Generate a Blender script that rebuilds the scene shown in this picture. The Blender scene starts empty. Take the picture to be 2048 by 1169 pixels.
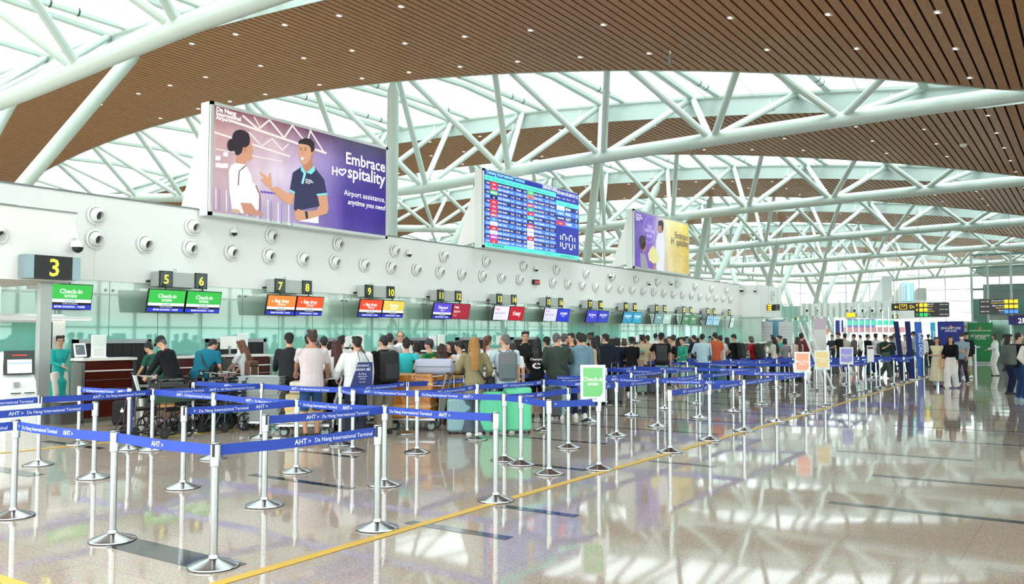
import bpy, bmesh, math, random
from math import pi, sin, cos, radians as R
from mathutils import Vector as V, Matrix
random.seed(7)
SC = bpy.context.scene
COL = SC.collection
# ---------------------------------------------------------------- camera
W_, H_ = 2048, 1169
FPX = 1711.0
YAW, PIT, CH = R(34.27), R(2.837), 1.72
cam = bpy.data.cameras.new('camera'); camo = bpy.data.objects.new('camera', cam); COL.objects.link(camo)
cam.sensor_width = 36.0; cam.lens = 36.0 * FPX / W_; cam.clip_start = .1; cam.clip_end = 600
camo.location = (0, 0, CH); camo.rotation_euler = (pi / 2 + PIT, 0, YAW)
SC.camera = camo
# ---------------------------------------------------------------- sky, sun, exposure
wd = bpy.data.worlds.new('sky'); SC.world = wd; wd.use_nodes = True
nt = wd.node_tree; nt.nodes.clear()
bg = nt.nodes.new('ShaderNodeBackground'); wo = nt.nodes.new('ShaderNodeOutputWorld')
geo = nt.nodes.new('ShaderNodeTexCoord'); sep = nt.nodes.new('ShaderNodeSeparateXYZ'); ramp = nt.nodes.new('ShaderNodeValToRGB')
nt.links.new(geo.outputs['Generated'], sep.inputs[0]); nt.links.new(sep.outputs['Z'], ramp.inputs[0])
ramp.color_ramp.elements[0].position = 0.0; ramp.color_ramp.elements[0].color = (.72, .78, .76, 1)
ramp.color_ramp.elements[1].position = .6; ramp.color_ramp.elements[1].color = (.88, .96, 1.0, 1)
nt.links.new(ramp.outputs[0], bg.inputs['Color']); nt.links.new(bg.outputs[0], wo.inputs[0])
bg.inputs['Strength'].default_value = 2.3
sun = bpy.data.lights.new('sun', 'SUN'); sun.energy = 2.0; sun.angle = R(25); sun.color = (1, .96, .9)
suno = bpy.data.objects.new('sun', sun); COL.objects.link(suno); suno.rotation_euler = (R(32), R(20), 0)
SC.view_settings.view_transform = 'Standard'; SC.view_settings.look = 'None'
SC.view_settings.gamma = 1.0; SC.view_settings.use_curve_mapping = False
SC.view_settings.exposure = 1.17
SC.cycles.max_bounces = 8; SC.cycles.diffuse_bounces = 4; SC.cycles.glossy_bounces = 4
SC.cycles.transmission_bounces = 6; SC.cycles.transparent_max_bounces = 12
SC.cycles.caustics_reflective = False; SC.cycles.caustics_refractive = False
SC.cycles.sample_clamp_indirect = 4.0
SC.cycles.use_denoising = True
# ---------------------------------------------------------------- picture geometry
_fw = V((-sin(YAW) * cos(PIT), cos(YAW) * cos(PIT), sin(PIT))); _rt = V((cos(YAW), sin(YAW), 0)); _up = _rt.cross(_fw)
CAMP = V((0, 0, CH))
def ray(x, y): return _rt * (x - W_ / 2) - _up * (y - H_ / 2) + _fw * FPX
def fl(x, y, z=0): r = ray(x, y); return CAMP + r * ((z - CH) / r.z)
def atX(x, y, X): r = ray(x, y); return CAMP + r * (X / r.x)
def atY(x, y, Y): r = ray(x, y); return CAMP + r * (Y / r.y)
def px(p): d = V(p) - CAMP; return (W_ / 2 + FPX * d.dot(_rt) / d.dot(_fw), H_ / 2 - FPX * d.dot(_up) / d.dot(_fw))
# ---------------------------------------------------------------- materials
def lin(c):
    if isinstance(c, str):
        c = [int(c[i:i + 2], 16) / 255 for i in (0, 2, 4)]
        c = [v / 12.92 if v <= .04045 else ((v + .055) / 1.055) ** 2.4 for v in c]
    return (*c[:3], 1)
MC = {}
def M(col, rough=.5, metal=0.0, emit=0, alpha=1.0, bump=0, bscale=20, spec=.5, var=0, key=None, trans=0, aniso=0):
    k = key or (col, rough, metal, emit, alpha, bump, bscale, spec, var, trans)
    if k in MC: return MC[k]
    m = bpy.data.materials.new('material'); m.use_nodes = True; n = m.node_tree; b = n.nodes['Principled BSDF']
    b.inputs['Base Color'].default_value = lin(col); b.inputs['Roughness'].default_value = rough
    b.inputs['Metallic'].default_value = metal; b.inputs['Specular IOR Level'].default_value = spec
    if alpha < 1: b.inputs['Alpha'].default_value = alpha
    if trans: b.inputs['Transmission Weight'].default_value = trans
    if emit:
        b.inputs['Emission Color'].default_value = lin(col); b.inputs['Emission Strength'].default_value = emit
        m.cycles.emission_sampling = 'NONE'
    if bump or var:
        tc = n.nodes.new('ShaderNodeTexCoord'); no = n.nodes.new('ShaderNodeTexNoise')
        no.inputs['Scale'].default_value = bscale; no.inputs['Detail'].default_value = 3
        n.links.new(tc.outputs['Object'], no.inputs['Vector'])
        if bump:
            bp = n.nodes.new('ShaderNodeBump'); bp.inputs['Strength'].default_value = bump; bp.inputs['Distance'].default_value = .05
            n.links.new(no.outputs['Fac'], bp.inputs['Height']); n.links.new(bp.outputs[0], b.inputs['Normal'])
        if var:
            mx = n.nodes.new('ShaderNodeMix'); mx.data_type = 'RGBA'; c = lin(col)
            mx.inputs['A'].default_value = tuple(v * (1 - var) for v in c[:3]) + (1,); mx.inputs['B'].default_value = tuple(min(1, v * (1 + var)) for v in c[:3]) + (1,)
            n.links.new(no.outputs['Fac'], mx.inputs['Factor']); n.links.new(mx.outputs['Result'], b.inputs['Base Color'])
    MC[k] = m; return m
def cloth(c, b=.35, s=9): return M(c, .85, bump=b, bscale=s, spec=.2, var=.12)
STEEL = M('b4b7b9', .2, 1.0); STEELD = M('9a9da0', .35, 1.0); WHITE = M('f1f2ef', .45); BLACK = M('17181a', .45); RUBBER = M('222325', .8)
PIPE = M('bccbc4', .38, spec=.5); GREYP = M('8d9291', .5); SKIN = M('d0a084', .55, var=.06, bscale=6); SKIN2 = M('c08c6c', .55, var=.06, bscale=6)
def em(c, s=1.0): return M(c, .35, emit=s * .3)
# ---------------------------------------------------------------- mesh builder
_TX = {}
def tmesh(s, bold=0.0):
    k = (s, bold)
    if k in _TX: return _TX[k]
    c = bpy.data.curves.new('t', 'FONT'); c.body = s; c.size = 1; c.resolution_u = 2; c.offset = bold * .5
    o = bpy.data.objects.new('t', c); me = bpy.data.meshes.new_from_object(o)
    vs = [(v.co.x, v.co.y) for v in me.vertices]; fs = [tuple(p.vertices) for p in me.polygons]
    bpy.data.objects.remove(o); bpy.data.curves.remove(c); bpy.data.meshes.remove(me)
    w = max([v[0] for v in vs] + [0.01]); _TX[k] = (vs, fs, w); return _TX[k]
class MB:
    def __init__(s): s.v = []; s.f = []; s.m = []; s.mats = []
    def mi(s, m):
        if m not in s.mats: s.mats.append(m)
        return s.mats.index(m)
    def add(s, vs, fs, m, mat=None):
        o = len(s.v); s.v += [tuple(mat @ V(p)) for p in vs] if mat else [tuple(p) for p in vs]
        i = s.mi(m); s.f += [tuple(a + o for a in f) for f in fs]; s.m += [i] * len(fs); return s
    def box(s, c, d, m, rz=0, mat=None, taper=1.0):
        x, y, z = d[0] / 2, d[1] / 2, d[2] / 2
        vs = [(a * x * (taper if e > 0 else 1), b * y * (taper if e > 0 else 1), e * z) for e in (-1, 1) for a, b in ((-1, -1), (1, -1), (1, 1), (-1, 1))]
        fs = [(3, 2, 1, 0), (4, 5, 6, 7), (0, 1, 5, 4), (1, 2, 6, 5), (2, 3, 7, 6), (3, 0, 4, 7)]
        t = Matrix.Translation(c) @ Matrix.Rotation(rz, 4, 'Z'); t = mat @ t if mat else t
        return s.add(vs, fs, m, t)
    def rbox(s, c, d, r, m, rz=0, mat=None, n=3):
        # box rounded along the vertical edges and chamfered top and bottom
        x, y, z = d[0] / 2, d[1] / 2, d[2] / 2; r = min(r, x * .98, y * .98); rings = []
        for zz, ins in ((-z, r * .5), (-z + r * .5, 0), (z - r * .5, 0), (z, r * .5)):
            ring = []
            for q, (sx, sy) in enumerate(((1, 1), (-1, 1), (-1, -1), (1, -1))):
                for k in range(n + 1):
                    a = pi / 2 * (q + k / n); ring.append((sx * (x - r) + (r - ins) * cos(a), sy * (y - r) + (r - ins) * sin(a), zz))
            rings.append(ring)
        t = Matrix.Translation(c) @ Matrix.Rotation(rz, 4, 'Z'); t = mat @ t if mat else t
        return s.rings(rings, m, True, t)
    def rings(s, rings, m, cap=True, mat=None, closed=True):
        n = len(rings[0]); vs = [p for r in rings for p in r]; fs = []
        for i in range(len(rings) - 1):
            for j in range(n if closed else n - 1):
                k = (j + 1) % n; fs.append((i * n + j, i * n + k, (i + 1) * n + k, (i + 1) * n + j))
        if cap: fs.append(tuple(range(n - 1, -1, -1))); fs.append(tuple(range((len(rings) - 1) * n, len(rings) * n)))
        return s.add(vs, fs, m, mat)
    def tube(s, pts, rad, m, n=8, cap=True, mat=None, flat=1.0, up=None):
        pts = [V(p) for p in pts]; k = len(pts)
        if not isinstance(rad, (list, tuple)): rad = [rad] * k
        rings = []; pn = None
        for i, p in enumerate(pts):
            t = (pts[min(i + 1, k - 1)] - pts[max(i - 1, 0)]).normalized()
            if pn is None:
                u = V(up) if up else (V((0, 0, 1)) if abs(t.z) < .9 else V((1, 0, 0)))
                a = t.cross(u).normalized()
            else: a = (pn - t * pn.dot(t)).normalized()
            pn = a; b = t.cross(a); r = rad[i]
            rx, ry = r if isinstance(r, (list, tuple)) else (r, r * flat)
            rings.append([tuple(p + a * (rx * cos(2 * pi * j / n)) + b * (ry * sin(2 * pi * j / n))) for j in range(n)])
        return s.rings(rings, m, cap, mat)
    def lathe(s, prof, m, n=20, mat=None, cap=True):
        return s.rings([[(r * cos(2 * pi * j / n), r * sin(2 * pi * j / n), z) for j in range(n)] for r, z in prof], m, cap, mat)
    def ell(s, c, r, m, n=10, mat=None, rot=None):
        k = n // 2 + 1; rr = []
        for i in range(1, k):
            a = -pi / 2 + pi * i / k; rr.append([(r[0] * cos(a) * cos(2 * pi * j / n), r[1] * cos(a) * sin(2 * pi * j / n), r[2] * sin(a)) for j in range(n)])
        vs = [(0, 0, -r[2])] + [p for q in rr for p in q] + [(0, 0, r[2])]; fs = []
        for j in range(n): fs.append((0, 1 + (j + 1) % n, 1 + j)); e = 1 + (len(rr) - 1) * n; fs.append((e + j, e + (j + 1) % n, len(vs) - 1))
        for i in range(len(rr) - 1):
            for j in range(n): a = 1 + i * n; fs.append((a + j, a + (j + 1) % n, a + n + (j + 1) % n, a + n + j))
        t = Matrix.Translation(c); t = t @ rot if rot else t; t = mat @ t if mat else t
        return s.add(vs, fs, m, t)
    def poly(s, pts, m, th=None, mat=None):
        # flat polygon, or a slab when th (vector) is given
        n = len(pts); pts = [V(p) for p in pts]
        if th is None: return s.add(pts, [tuple(range(n))], m, mat)
        t = V(th); vs = pts + [p + t for p in pts]
        return s.add(vs, [tuple(range(n - 1, -1, -1)), tuple(range(n, 2 * n))] + [(i, (i + 1) % n, n + (i + 1) % n, n + i) for i in range(n)], m, mat)
    def text(s, t, o, u, w, size, m, al='l', bold=0.0, maxw=None, shear=0):
        vs, fs, wd_ = tmesh(t, bold); o = V(o); u = V(u).normalized(); w = V(w).normalized(); sx = size
        if maxw and wd_ * sx > maxw: sx = maxw / wd_
        off = {'l': 0, 'c': -wd_ * sx / 2, 'r': -wd_ * sx}[al]
        return s.add([o + u * (off + (x + y * shear) * sx) + w * (y * size) for x, y in vs], fs, m)
    def mesh(s, name, smooth=True, ang=35):
        me = bpy.data.meshes.new(name); me.from_pydata(s.v, [], s.f)
        for m in s.mats: me.materials.append(m)
        me.polygons.foreach_set('material_index', s.m); me.update()
        if smooth: me.polygons.foreach_set('use_smooth', [True] * len(s.f)); me.set_sharp_from_angle(angle=R(ang))
        return me
    def obj(s, name, parent=None, smooth=True, ang=35, label=None):
        if not s.v: return None
        o = bpy.data.objects.new(name, s.mesh(name, smooth, ang)); COL.objects.link(o)
        if parent: o.parent = parent
        if label: o['label'] = label
        return o
def thing(name, label, cat, loc=(0, 0, 0), rz=0, group=None):
    o = bpy.data.objects.new(name, None); COL.objects.link(o); o.location = loc; o.rotation_euler = (0, 0, rz)
    o.empty_display_size = .1; return tag(o, label, cat, group)
def tag(o, label, cat, group=None):
    o['label'] = label; o['category'] = cat
    if group: o['group'] = group
    return o
def struct(mb, name, smooth=True): o = mb.obj(name, None, smooth); o['kind'] = 'structure'; return o
def dup(root, loc, rz=None, label=None, group=None):
    r = root.copy(); COL.objects.link(r); r.location = loc
    if rz is not None: r.rotation_euler = (0, 0, rz)
    if label: r['label'] = label
    if group: r['group'] = group
    for ch in list(root.children):
        c = ch.copy(); COL.objects.link(c); c.parent = r
        for g in list(ch.children): d = g.copy(); COL.objects.link(d); d.parent = c
    return r
# ================================================================ STRUCTURE
def node_mat(name, fn):
    m = bpy.data.materials.new(name); m.use_nodes = True; fn(m.node_tree, m.node_tree.nodes['Principled BSDF'], m); return m
def N(n, t, **kw):
    o = n.nodes.new(t)
    for k, v in kw.items():
        if hasattr(o, k): setattr(o, k, v)
        else: o.inputs[k].default_value = v
    return o
def _floor(n, b, m):
    tc = N(n, 'ShaderNodeTexCoord'); no = N(n, 'ShaderNodeTexNoise', Scale=55.0, Detail=3.0); n.links.new(tc.outputs['Object'], no.inputs['Vector'])
    vo = N(n, 'ShaderNodeTexVoronoi', Scale=90.0); n.links.new(tc.outputs['Object'], vo.inputs['Vector'])
    r = N(n, 'ShaderNodeValToRGB'); r.color_ramp.elements[0].color = lin('b8a999'); r.color_ramp.elements[1].color = lin('ddd2c4')
    r.color_ramp.elements[0].position = .3; r.color_ramp.elements[1].position = .7
    mx = N(n, 'ShaderNodeMix'); mx.data_type = 'RGBA'; mx.blend_type = 'MULTIPLY'; mx.inputs['Factor'].default_value = .35
    n.links.new(no.outputs['Fac'], r.inputs[0]); n.links.new(r.outputs[0], mx.inputs['A']); n.links.new(vo.outputs['Color'], mx.inputs['B'])
    bk = N(n, 'ShaderNodeTexBrick'); bk.offset = 0; bk.inputs['Scale'].default_value = 1; bk.inputs['Brick Width'].default_value = .9; bk.inputs['Row Height'].default_value = .9
    bk.inputs['Mortar Size'].default_value = .003; bk.inputs['Mortar Smooth'].default_value = 0
    bk.inputs['Color1'].default_value = (1, 1, 1, 1); bk.inputs['Color2'].default_value = (.93, .93, .93, 1); bk.inputs['Mortar'].default_value = (.6, .58, .55, 1)
    n.links.new(tc.outputs['Object'], bk.inputs['Vector'])
    m2 = N(n, 'ShaderNodeMix'); m2.data_type = 'RGBA'; m2.blend_type = 'MULTIPLY'; m2.inputs['Factor'].default_value = .8
    n.links.new(mx.outputs['Result'], m2.inputs['A']); n.links.new(bk.outputs['Color'], m2.inputs['B']); n.links.new(m2.outputs['Result'], b.inputs['Base Color'])
    b.inputs['Roughness'].default_value = .05; b.inputs['Specular IOR Level'].default_value = .42
    n2 = N(n, 'ShaderNodeTexNoise', Scale=.9, Detail=1.0); n.links.new(tc.outputs['Object'], n2.inputs['Vector'])
    bp = N(n, 'ShaderNodeBump', Strength=.05, Distance=.05); n.links.new(n2.outputs['Fac'], bp.inputs['Height']); n.links.new(bp.outputs[0], b.inputs['Normal'])
FLOOR = node_mat('polished_stone', _floor)
def _wood(n, b, m):
    tc = N(n, 'ShaderNodeTexCoord'); mp = N(n, 'ShaderNodeMapping'); mp.inputs['Scale'].default_value = (40, 1.2, 4); no = N(n, 'ShaderNodeTexNoise', Scale=2.0, Detail=4.0)
    n.links.new(tc.outputs['Object'], mp.inputs[0]); n.links.new(mp.outputs[0], no.inputs['Vector'])
    r = N(n, 'ShaderNodeValToRGB'); r.color_ramp.elements[0].color = lin('936539'); r.color_ramp.elements[1].color = lin('b07c4b')
    r.color_ramp.elements[0].position = .35; r.color_ramp.elements[1].position = .65
    n.links.new(no.outputs['Fac'], r.inputs[0]); n.links.new(r.outputs[0], b.inputs['Base Color']); b.inputs['Roughness'].default_value = .5
WOOD = node_mat('wood_plank', _wood)
def _sky(n, b, m):
    out = n.nodes['Material Output']; tl = N(n, 'ShaderNodeBsdfTranslucent'); tl.inputs[0].default_value = (.58, .62, .61, 1)
    tr = N(n, 'ShaderNodeBsdfTransparent'); tr.inputs[0].default_value = (.58, .62, .61, 1); mx = N(n, 'ShaderNodeMixShader'); mx.inputs[0].default_value = .5
    n.links.new(tl.outputs[0], mx.inputs[1]); n.links.new(tr.outputs[0], mx.inputs[2]); n.links.new(mx.outputs[0], out.inputs[0])
SKYL = node_mat('skylight_membrane', _sky)
def _glass(n, b, m):
    out = n.nodes['Material Output']; tr = N(n, 'ShaderNodeBsdfTransparent'); tr.inputs[0].default_value = (.82, .93, .89, 1)
    gl = N(n, 'ShaderNodeBsdfGlossy', Roughness=.02); mx = N(n, 'ShaderNodeMixShader'); fr = N(n, 'ShaderNodeFresnel', IOR=1.45)
    n.links.new(fr.outputs[0], mx.inputs[0]); n.links.new(tr.outputs[0], mx.inputs[1]); n.links.new(gl.outputs[0], mx.inputs[2]); n.links.new(mx.outputs[0], out.inputs[0])
GLASS = node_mat('clear_glass', _glass)
def _bglass(n, b, m):  # back painted glass, graded from aqua at the foot to grey green and frosted pale green at the head
    tc = N(n, 'ShaderNodeTexCoord'); sp = N(n, 'ShaderNodeSeparateXYZ'); n.links.new(tc.outputs['Object'], sp.inputs[0])
    mr = N(n, 'ShaderNodeMapRange'); mr.inputs['From Min'].default_value = 0; mr.inputs['From Max'].default_value = 3.0; n.links.new(sp.outputs['Z'], mr.inputs[0])
    r = N(n, 'ShaderNodeValToRGB'); e = r.color_ramp.elements; e[0].position = 0; e[0].color = lin('8adac8'); e[1].position = 1; e[1].color = lin('dcebe2')
    for p, c in ((.56, '8ddaca'), (.66, '8cc4b0'), (.74, '93b09e'), (.86, '9db9a8'), (.90, 'c8dccf')):
        q = e.new(p); q.color = lin(c)
    n.links.new(mr.outputs[0], r.inputs[0]); n.links.new(r.outputs[0], b.inputs['Base Color'])
    b.inputs['Roughness'].default_value = .03; b.inputs['Specular IOR Level'].default_value = 1.0; b.inputs['Coat Weight'].default_value = .6; b.inputs['Coat Roughness'].default_value = .02
BGL = node_mat('back_painted_glass', _bglass)

RS = 1.1
def Zc(X): return 1.72 + RS * (Z0(X / RS) - 1.72)
def Z0(X):
    if X < -2: return 10.9 - 2.85 * ((X + 30) / 28) ** 2
    t = min((X + 2) / 16, 1); return 8.05 - .35 * sin(t * pi) + 1.6 * t * t
def wv(X): t = 1 - ((X / RS + 29) / 28.3) ** 2; return RS * 4.35 * max(t, 0) ** .6
YT = [-4.3, 12.2, 28.7, 45.2, 61.7, 78.2, 94.7, 111.2]
YE = 123
XL, XR = -62.1, 16.5
b = MB(); b.poly([(-64, -22, 0), (24, -22, 0), (24, 135, 0), (-64, 135, 0)], FLOOR, (0, 0, -.2)); struct(b, 'floor', False)
# inlaid dark strips
DARK = M('33373a', .08, spec=.8); b = MB()
for x0, x1, y, w in [(-2.3, 14, 9.15, .12), (-2.3, 14, 11.2, .12), (-8.6, -6.9, 6.95, .12), (-5.25, -4.13, 6.02, .12), (-6.9, -5.3, 4.1, .3), (-5.05, -4.13, 10.75, .12), (-6.6, -5.38, 9.55, .12),
                     (-11.9, -10.7, 5.42, .2), (-14, -12.4, 7.23, .16), (-3.2, -1.43, 13.25, .12), (-10.9, -8.6, 8.74, .12), (-4.95, -4.1, 7.1, .12), (-8.6, -6.4, 12.0, .12), (-12, -9, 13.6, .12)] + \
        [(-2.3 - (k % 2) * .9, 14, 15.4 + 2.1 * k, .12) for k in range(14)] + [(-10, -5.4, 14.2 + 2.1 * k, .1) for k in range(9)]:
    b.box(((x0 + x1) / 2, y, .002), (x1 - x0, w, .004), DARK)
struct(b, 'trim_1', False)
YEL = M('e2bb3c', .4); b = MB()
for p, q in [((-5.02, 2.2), (-5.12, 8.0)), ((-5.12, 8.0), (-5.22, 20)), ((-5.22, 20), (-5.7, 40)), ((-13.25, 5.0), (-12.72, 11.4)), ((-12.72, 11.4), (-12.7, 16)), ((-7.4, 3.02), (-5.02, 3.02))]:
    d = (V(q) - V(p)).normalized(); nn = V((-d.y, d.x)) * .05; p, q = V(p), V(q)
    b.poly([(*(p - nn), .003), (*(q - nn), .003), (*(q + nn), .003), (*(p + nn), .003)], YEL, (0, 0, .003))
struct(b, 'trim_2', False)
# wooden slat ceilings, slab above coloured as shade in the gaps, white fascias, skylights
GAP_SHADE = M('1a1512', .9); FASC = M('a8b7b2', .5)
pitch = .297; xs = []; x = XL
while x < XR: xs.append(x); x += pitch
for j in range(len(YT)):
    y0t = YT[j]; y1t = YT[j + 1] if j + 1 < len(YT) else YE
    b = MB()
    for x in xs:
        xa, xb = x + .03, x + pitch - .03; za, zb = Zc(xa), Zc(xb)
        ya0, yb0 = y0t + wv(xa), y0t + wv(xb); ya1, yb1 = y1t - wv(xa), y1t - wv(xb)
        if j == len(YT) - 1: ya1 = yb1 = YE
        vs = [(xa, ya0, za), (xb, yb0, zb), (xb, yb1, zb), (xa, ya1, za), (xa, ya0, za + .05), (xb, yb0, zb + .05), (xb, yb1, zb + .05), (xa, ya1, za + .05)]
        b.add(vs, [(3, 2, 1, 0), (0, 1, 5, 4), (1, 2, 6, 5), (2, 3, 7, 6), (3, 0, 4, 7)], WOOD)
    # slab above, coloured near black so the gaps between slats look shaded
    L = []
    for i in range(0, len(xs), 4):
        x = xs[i]; z = Zc(x); e1 = YE if j == len(YT) - 1 else y1t - wv(x); e0 = y0t + wv(x)
        L.append([(x, e0, z + .12), (x, e1, z + .12), (x, e1, z + .62), (x, e0, z + .62)])
    b.rings(L, GAP_SHADE, True)
    struct(b, 'ceiling', False)
    f = MB()
    for side in ((1, y0t, .03), (-1, y1t, -.03)):
        if side[0] < 0 and j == len(YT) - 1: continue
        L = []
        for i in range(0, len(xs), 4):
            x = xs[i]; z = Zc(x); y = side[1] + side[0] * wv(x)
            L.append([(x, y, z - .03), (x, y - side[2], z - .03), (x, y - side[2], z + .75), (x, y, z + .75)])
        f.rings(L, FASC)
    struct(f, 'trim_3', False)
SKYRIB = M('e4ebe8', .5)
for k, yt in enumerate(YT):
    b = MB(); L = []
    X = -61.6
    xx = []
    while X < -1.1: xx.append(X); X += 1.0
    nseg = 4
    for x in xx:
        w = wv(x) + .02
        L.append([(x, yt - w + 2 * w * q / nseg, Zc(x) + .72 + .45 * sin(pi * q / nseg)) for q in range(nseg + 1)])
    b.rings(L, SKYL, False, closed=False)
    o = struct(b, 'window_%d' % (k + 1), False)
    r = MB()
    for x in xx[1::2]:
        w = wv(x) + .02
        r.tube([(x, yt - w + 2 * w * q / nseg, Zc(x) + .70 + .45 * sin(pi * q / nseg)) for q in range(nseg + 1)], .03, SKYRIB, 4)
    r.obj('glazing_bar', o)
# ---------------------------------------------------------------- roof trusses
def chordZ(x, k): return 1.72 + RS * (chord0(x / RS, k) - 1.72)
def chord0(x, k):
    P = [(-56, 10.2), (-46, 9.3), (-36.5, 8.5), (-26, 7.62), (-22, 7.58), (-16, 7.85), (-8, 8.02), (-2.2, 8.12), (0, 8.1)]
    if k == 1: P = [(-56, 9.8), (-46, 9.0), (-30, 7.85), (-24.4, 8.0), (-22.2, 8.1), (-17, 8.4), (-13, 8.5), (-6, 8.35), (-2.2, 8.2), (0, 8.1)]
    for (a, za), (c, zc) in zip(P, P[1:]):
        if x <= c: return za + (zc - za) * (x - a) / (c - a)
    return P[-1][1]
CLIP = M('3a4142', .5)
def truss(k, yt, label):
    t = thing('roof_truss', label, 'truss', (0, yt, 0), 0, 'white tubular roof trusses under the skylights')
    off = 1.7 if k == 1 else 0
    bn = [(-55 + 4.4 * i + off) for i in range(12)]; bn = [x for x in bn if x < -5]; tn = [x + 2.2 for x in bn] ; tn = [bn[0] - 2.2] + tn
    b = MB(); xs_ = [-55, -50, -44, -40, -36, -32, -28, -25, -22, -19, -16, -12, -8, -4, -1.2]
    b.tube([(x * RS, 0, chordZ(x * RS, k)) for x in xs_], .25, PIPE, 14); b.obj('bottom_chord', t)
    tz = lambda x: Zc(x) + .78
    for s in (-1, 1):
        b = MB(); b.tube([(x, s * (wv(x) + .02), tz(x)) for x in [RS * q for q in (-54, -50, -46, -42, -38, -34, -30, -26, -22, -18, -14, -11, -8, -6, -4, -2.6, -1.6)]], .165, PIPE, 10); b.obj('top_chord', t)
    for x in bn:
        if x < -52: continue
        for s in (-1, 1):
            for d in (-2.2, 2.2):
                q = MB(); xe = x + d
                q.tube([(x + d * .06, s * .1, chordZ(x, k) + .12), (xe, s * (wv(xe) - .02), tz(xe) - .05)], .125, PIPE, 10); q.obj('brace', t)
    for x in tn:   # pipes across the opening
        if x < -52: continue
        q = MB(); w = wv(x); q.tube([(x, -w, tz(x)), (x, 0, tz(x) + .2), (x, w, tz(x))], .17, PIPE, 8); q.obj('purlin', t)
        if x > -33:
            q = MB(); x2 = x + 1.1; w = wv(x2)
            q.tube([(x2, -w, tz(x2) + .05), (x2, w, tz(x2) + .05)], .15, PIPE, 8)
            for y in (-.62, -.42, .42, .62): q.tube([(x2, w * y - .03, tz(x2) + .05), (x2, w * y + .03, tz(x2) + .05)], .158, CLIP, 8)
            q.obj('sunshade_roll', t)
        if x < -3.3 and x > -48:
            x2 = x
            for s in (-1, 1):
                if s > 0:
                    q = MB(); q.tube([(x2 - 1, s * wv(x2) - .2, tz(x2) - .15), (x2 - 1, s * wv(x2) - .2, tz(x2) - .5)], .015, WHITE, 5)
                    q.lathe([(.06, 0), (.2, .01), (.2, .06), (.05, .1)], WHITE, 12, Matrix.Translation((x2 - 1, s * wv(x2) - .2, tz(x2) - .6))); q.obj('floodlight', t)
    return t
ordn = ['nearest, crossing the upper left of the view', 'second one back, behind the large purple billboard', 'third one back, above the departures board', 'fourth one back', 'fifth one back', 'sixth one back', 'farthest, by the end windows']
for k in range(1, 8): truss(k, YT[k], 'white tubular steel roof truss, ' + ordn[k - 1])
# tree columns
def treecol(foot, tops, label):
    t = thing('raking_column', label, 'column', (foot[0], foot[1], 0), 0, 'raking white steel columns behind the check-in wall')
    for q in tops:
        b = MB(); e = V(q) - V((foot[0], foot[1], 0)); st = e.normalized()
        b.tube([V((e.x * .03, e.y * .03, 0)), e * .5, e * .93, e * .96], [.25, .25, .23, .1], PIPE, 12); b.tube([e * .95, e], .07, PIPE, 8); b.lathe([(.12, -.12), (.2, 0), (.12, .12)], PIPE, 10, Matrix.Translation(e))
        b.obj('column_arm', t)
    b = MB(); b.lathe([(.55, 0), (.5, .4), (.3, .5)], PIPE, 14); b.obj('column_base', t); return t
def through(p0, y0, T, ext=1.0):
    a = atY(*p0, y0); T = V(T); d = T - a; f = a + d * (-a.z / d.z); return f
cn = ['behind the large purple billboard', 'beside the departures board', 'beside the yellow and purple billboard', 'beyond the third billboard', 'past the end of the numbered counters', 'near the far windows']
fA = through((47, 369), 14.5, (-26.3, 16.8, 12.0))
treecol((fA.x, fA.y), [(-26.3, 16.8, 12.0), (-34.3, 16.8, 12.4)], 'white raking steel column at the far left under the nearest truss')
for k in range(2, 8):
    y = YT[k]; treecol((-26.2, y), [(-21.9, y - 4.6, Zc(-22) + .55), (-22.4, y + 4.6, Zc(-22) + .35), (-30.8, y - 4.7, Zc(-31) + .55), (-30.8, y + 4.7, Zc(-31) + .35)], 'white four armed raking steel column ' + cn[k - 2])
# downlights
dl = thing('downlight', 'round white recessed downlight in the wooden slat ceiling', 'ceiling light', (0, 0, 0), 0, 'downlights in the wooden slat ceilings')
b = MB(); b.lathe([(.10, .02), (.10, -.012), (.075, -.012), (.07, 0)], WHITE, 14, cap=False); b.obj('trim_ring', dl)
b = MB(); b.lathe([(.001, .0), (.075, .0)], em('fff6ea', 6), 14, cap=False); b.obj('lens', dl)
first = True; nd = 0
DLX = [RS * q_ for q_ in (-2.4, -4.5, -6.65, -9.9, -12.07, -14.25, -16.45, -18.6, -20.75, -22.85, -25.8, -27.9, -29.9, -32.5, 1.5)]
for j in range(1, 7):
    yc = (YT[j] + YT[j + 1]) / 2
    for X in DLX:
        for dy in (-5.8, -2.9, 0, 2.9, 5.8):
            y = yc - .0 + dy
            if abs(dy) > 8.25 - wv(X) - .35: continue
            p = px((X, y, Zc(X)))
            if not (-20 < p[0] < 2068 and -10 < p[1] < 660) or nd > 255: continue
            if abs(dy) > 5 and X < -3: continue
            l = (X, y, Zc(X) - .002); nd += 1
            if first: dl.location = l; first = False
            else: dup(dl, l)
# smoke detectors
sd = tag(MB().lathe([(.02, -.13), (.1, -.11), (.14, -.04), (.14, 0)], WHITE, 14).obj('smoke_detector'), 'white dome smoke detector on the nearest wooden ceiling', 'detector')
sd.location = atY(1758, 14, 18.9); sd.location.z = Zc(sd.location.x)
o = sd.copy(); COL.objects.link(o); o.location = (-4.0, 36.7, Zc(-4.0)); o['label'] = 'white dome smoke detector on the second wooden ceiling'
q = atY(1341, 150, 23.2); t = thing('security_camera', 'slim white camera hanging from the edge of the nearest wooden ceiling', 'camera', (q.x, 23.2, Zc(q.x)))
b = MB(); b.tube([(0, 0, 0), (0, 0, -.14)], .03, WHITE, 8); b.obj('bracket', t); b = MB(); b.tube([(0, 0, -.12), (0, -.05, -.42)], .055, GREYP, 10); b.obj('housing', t)
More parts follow.
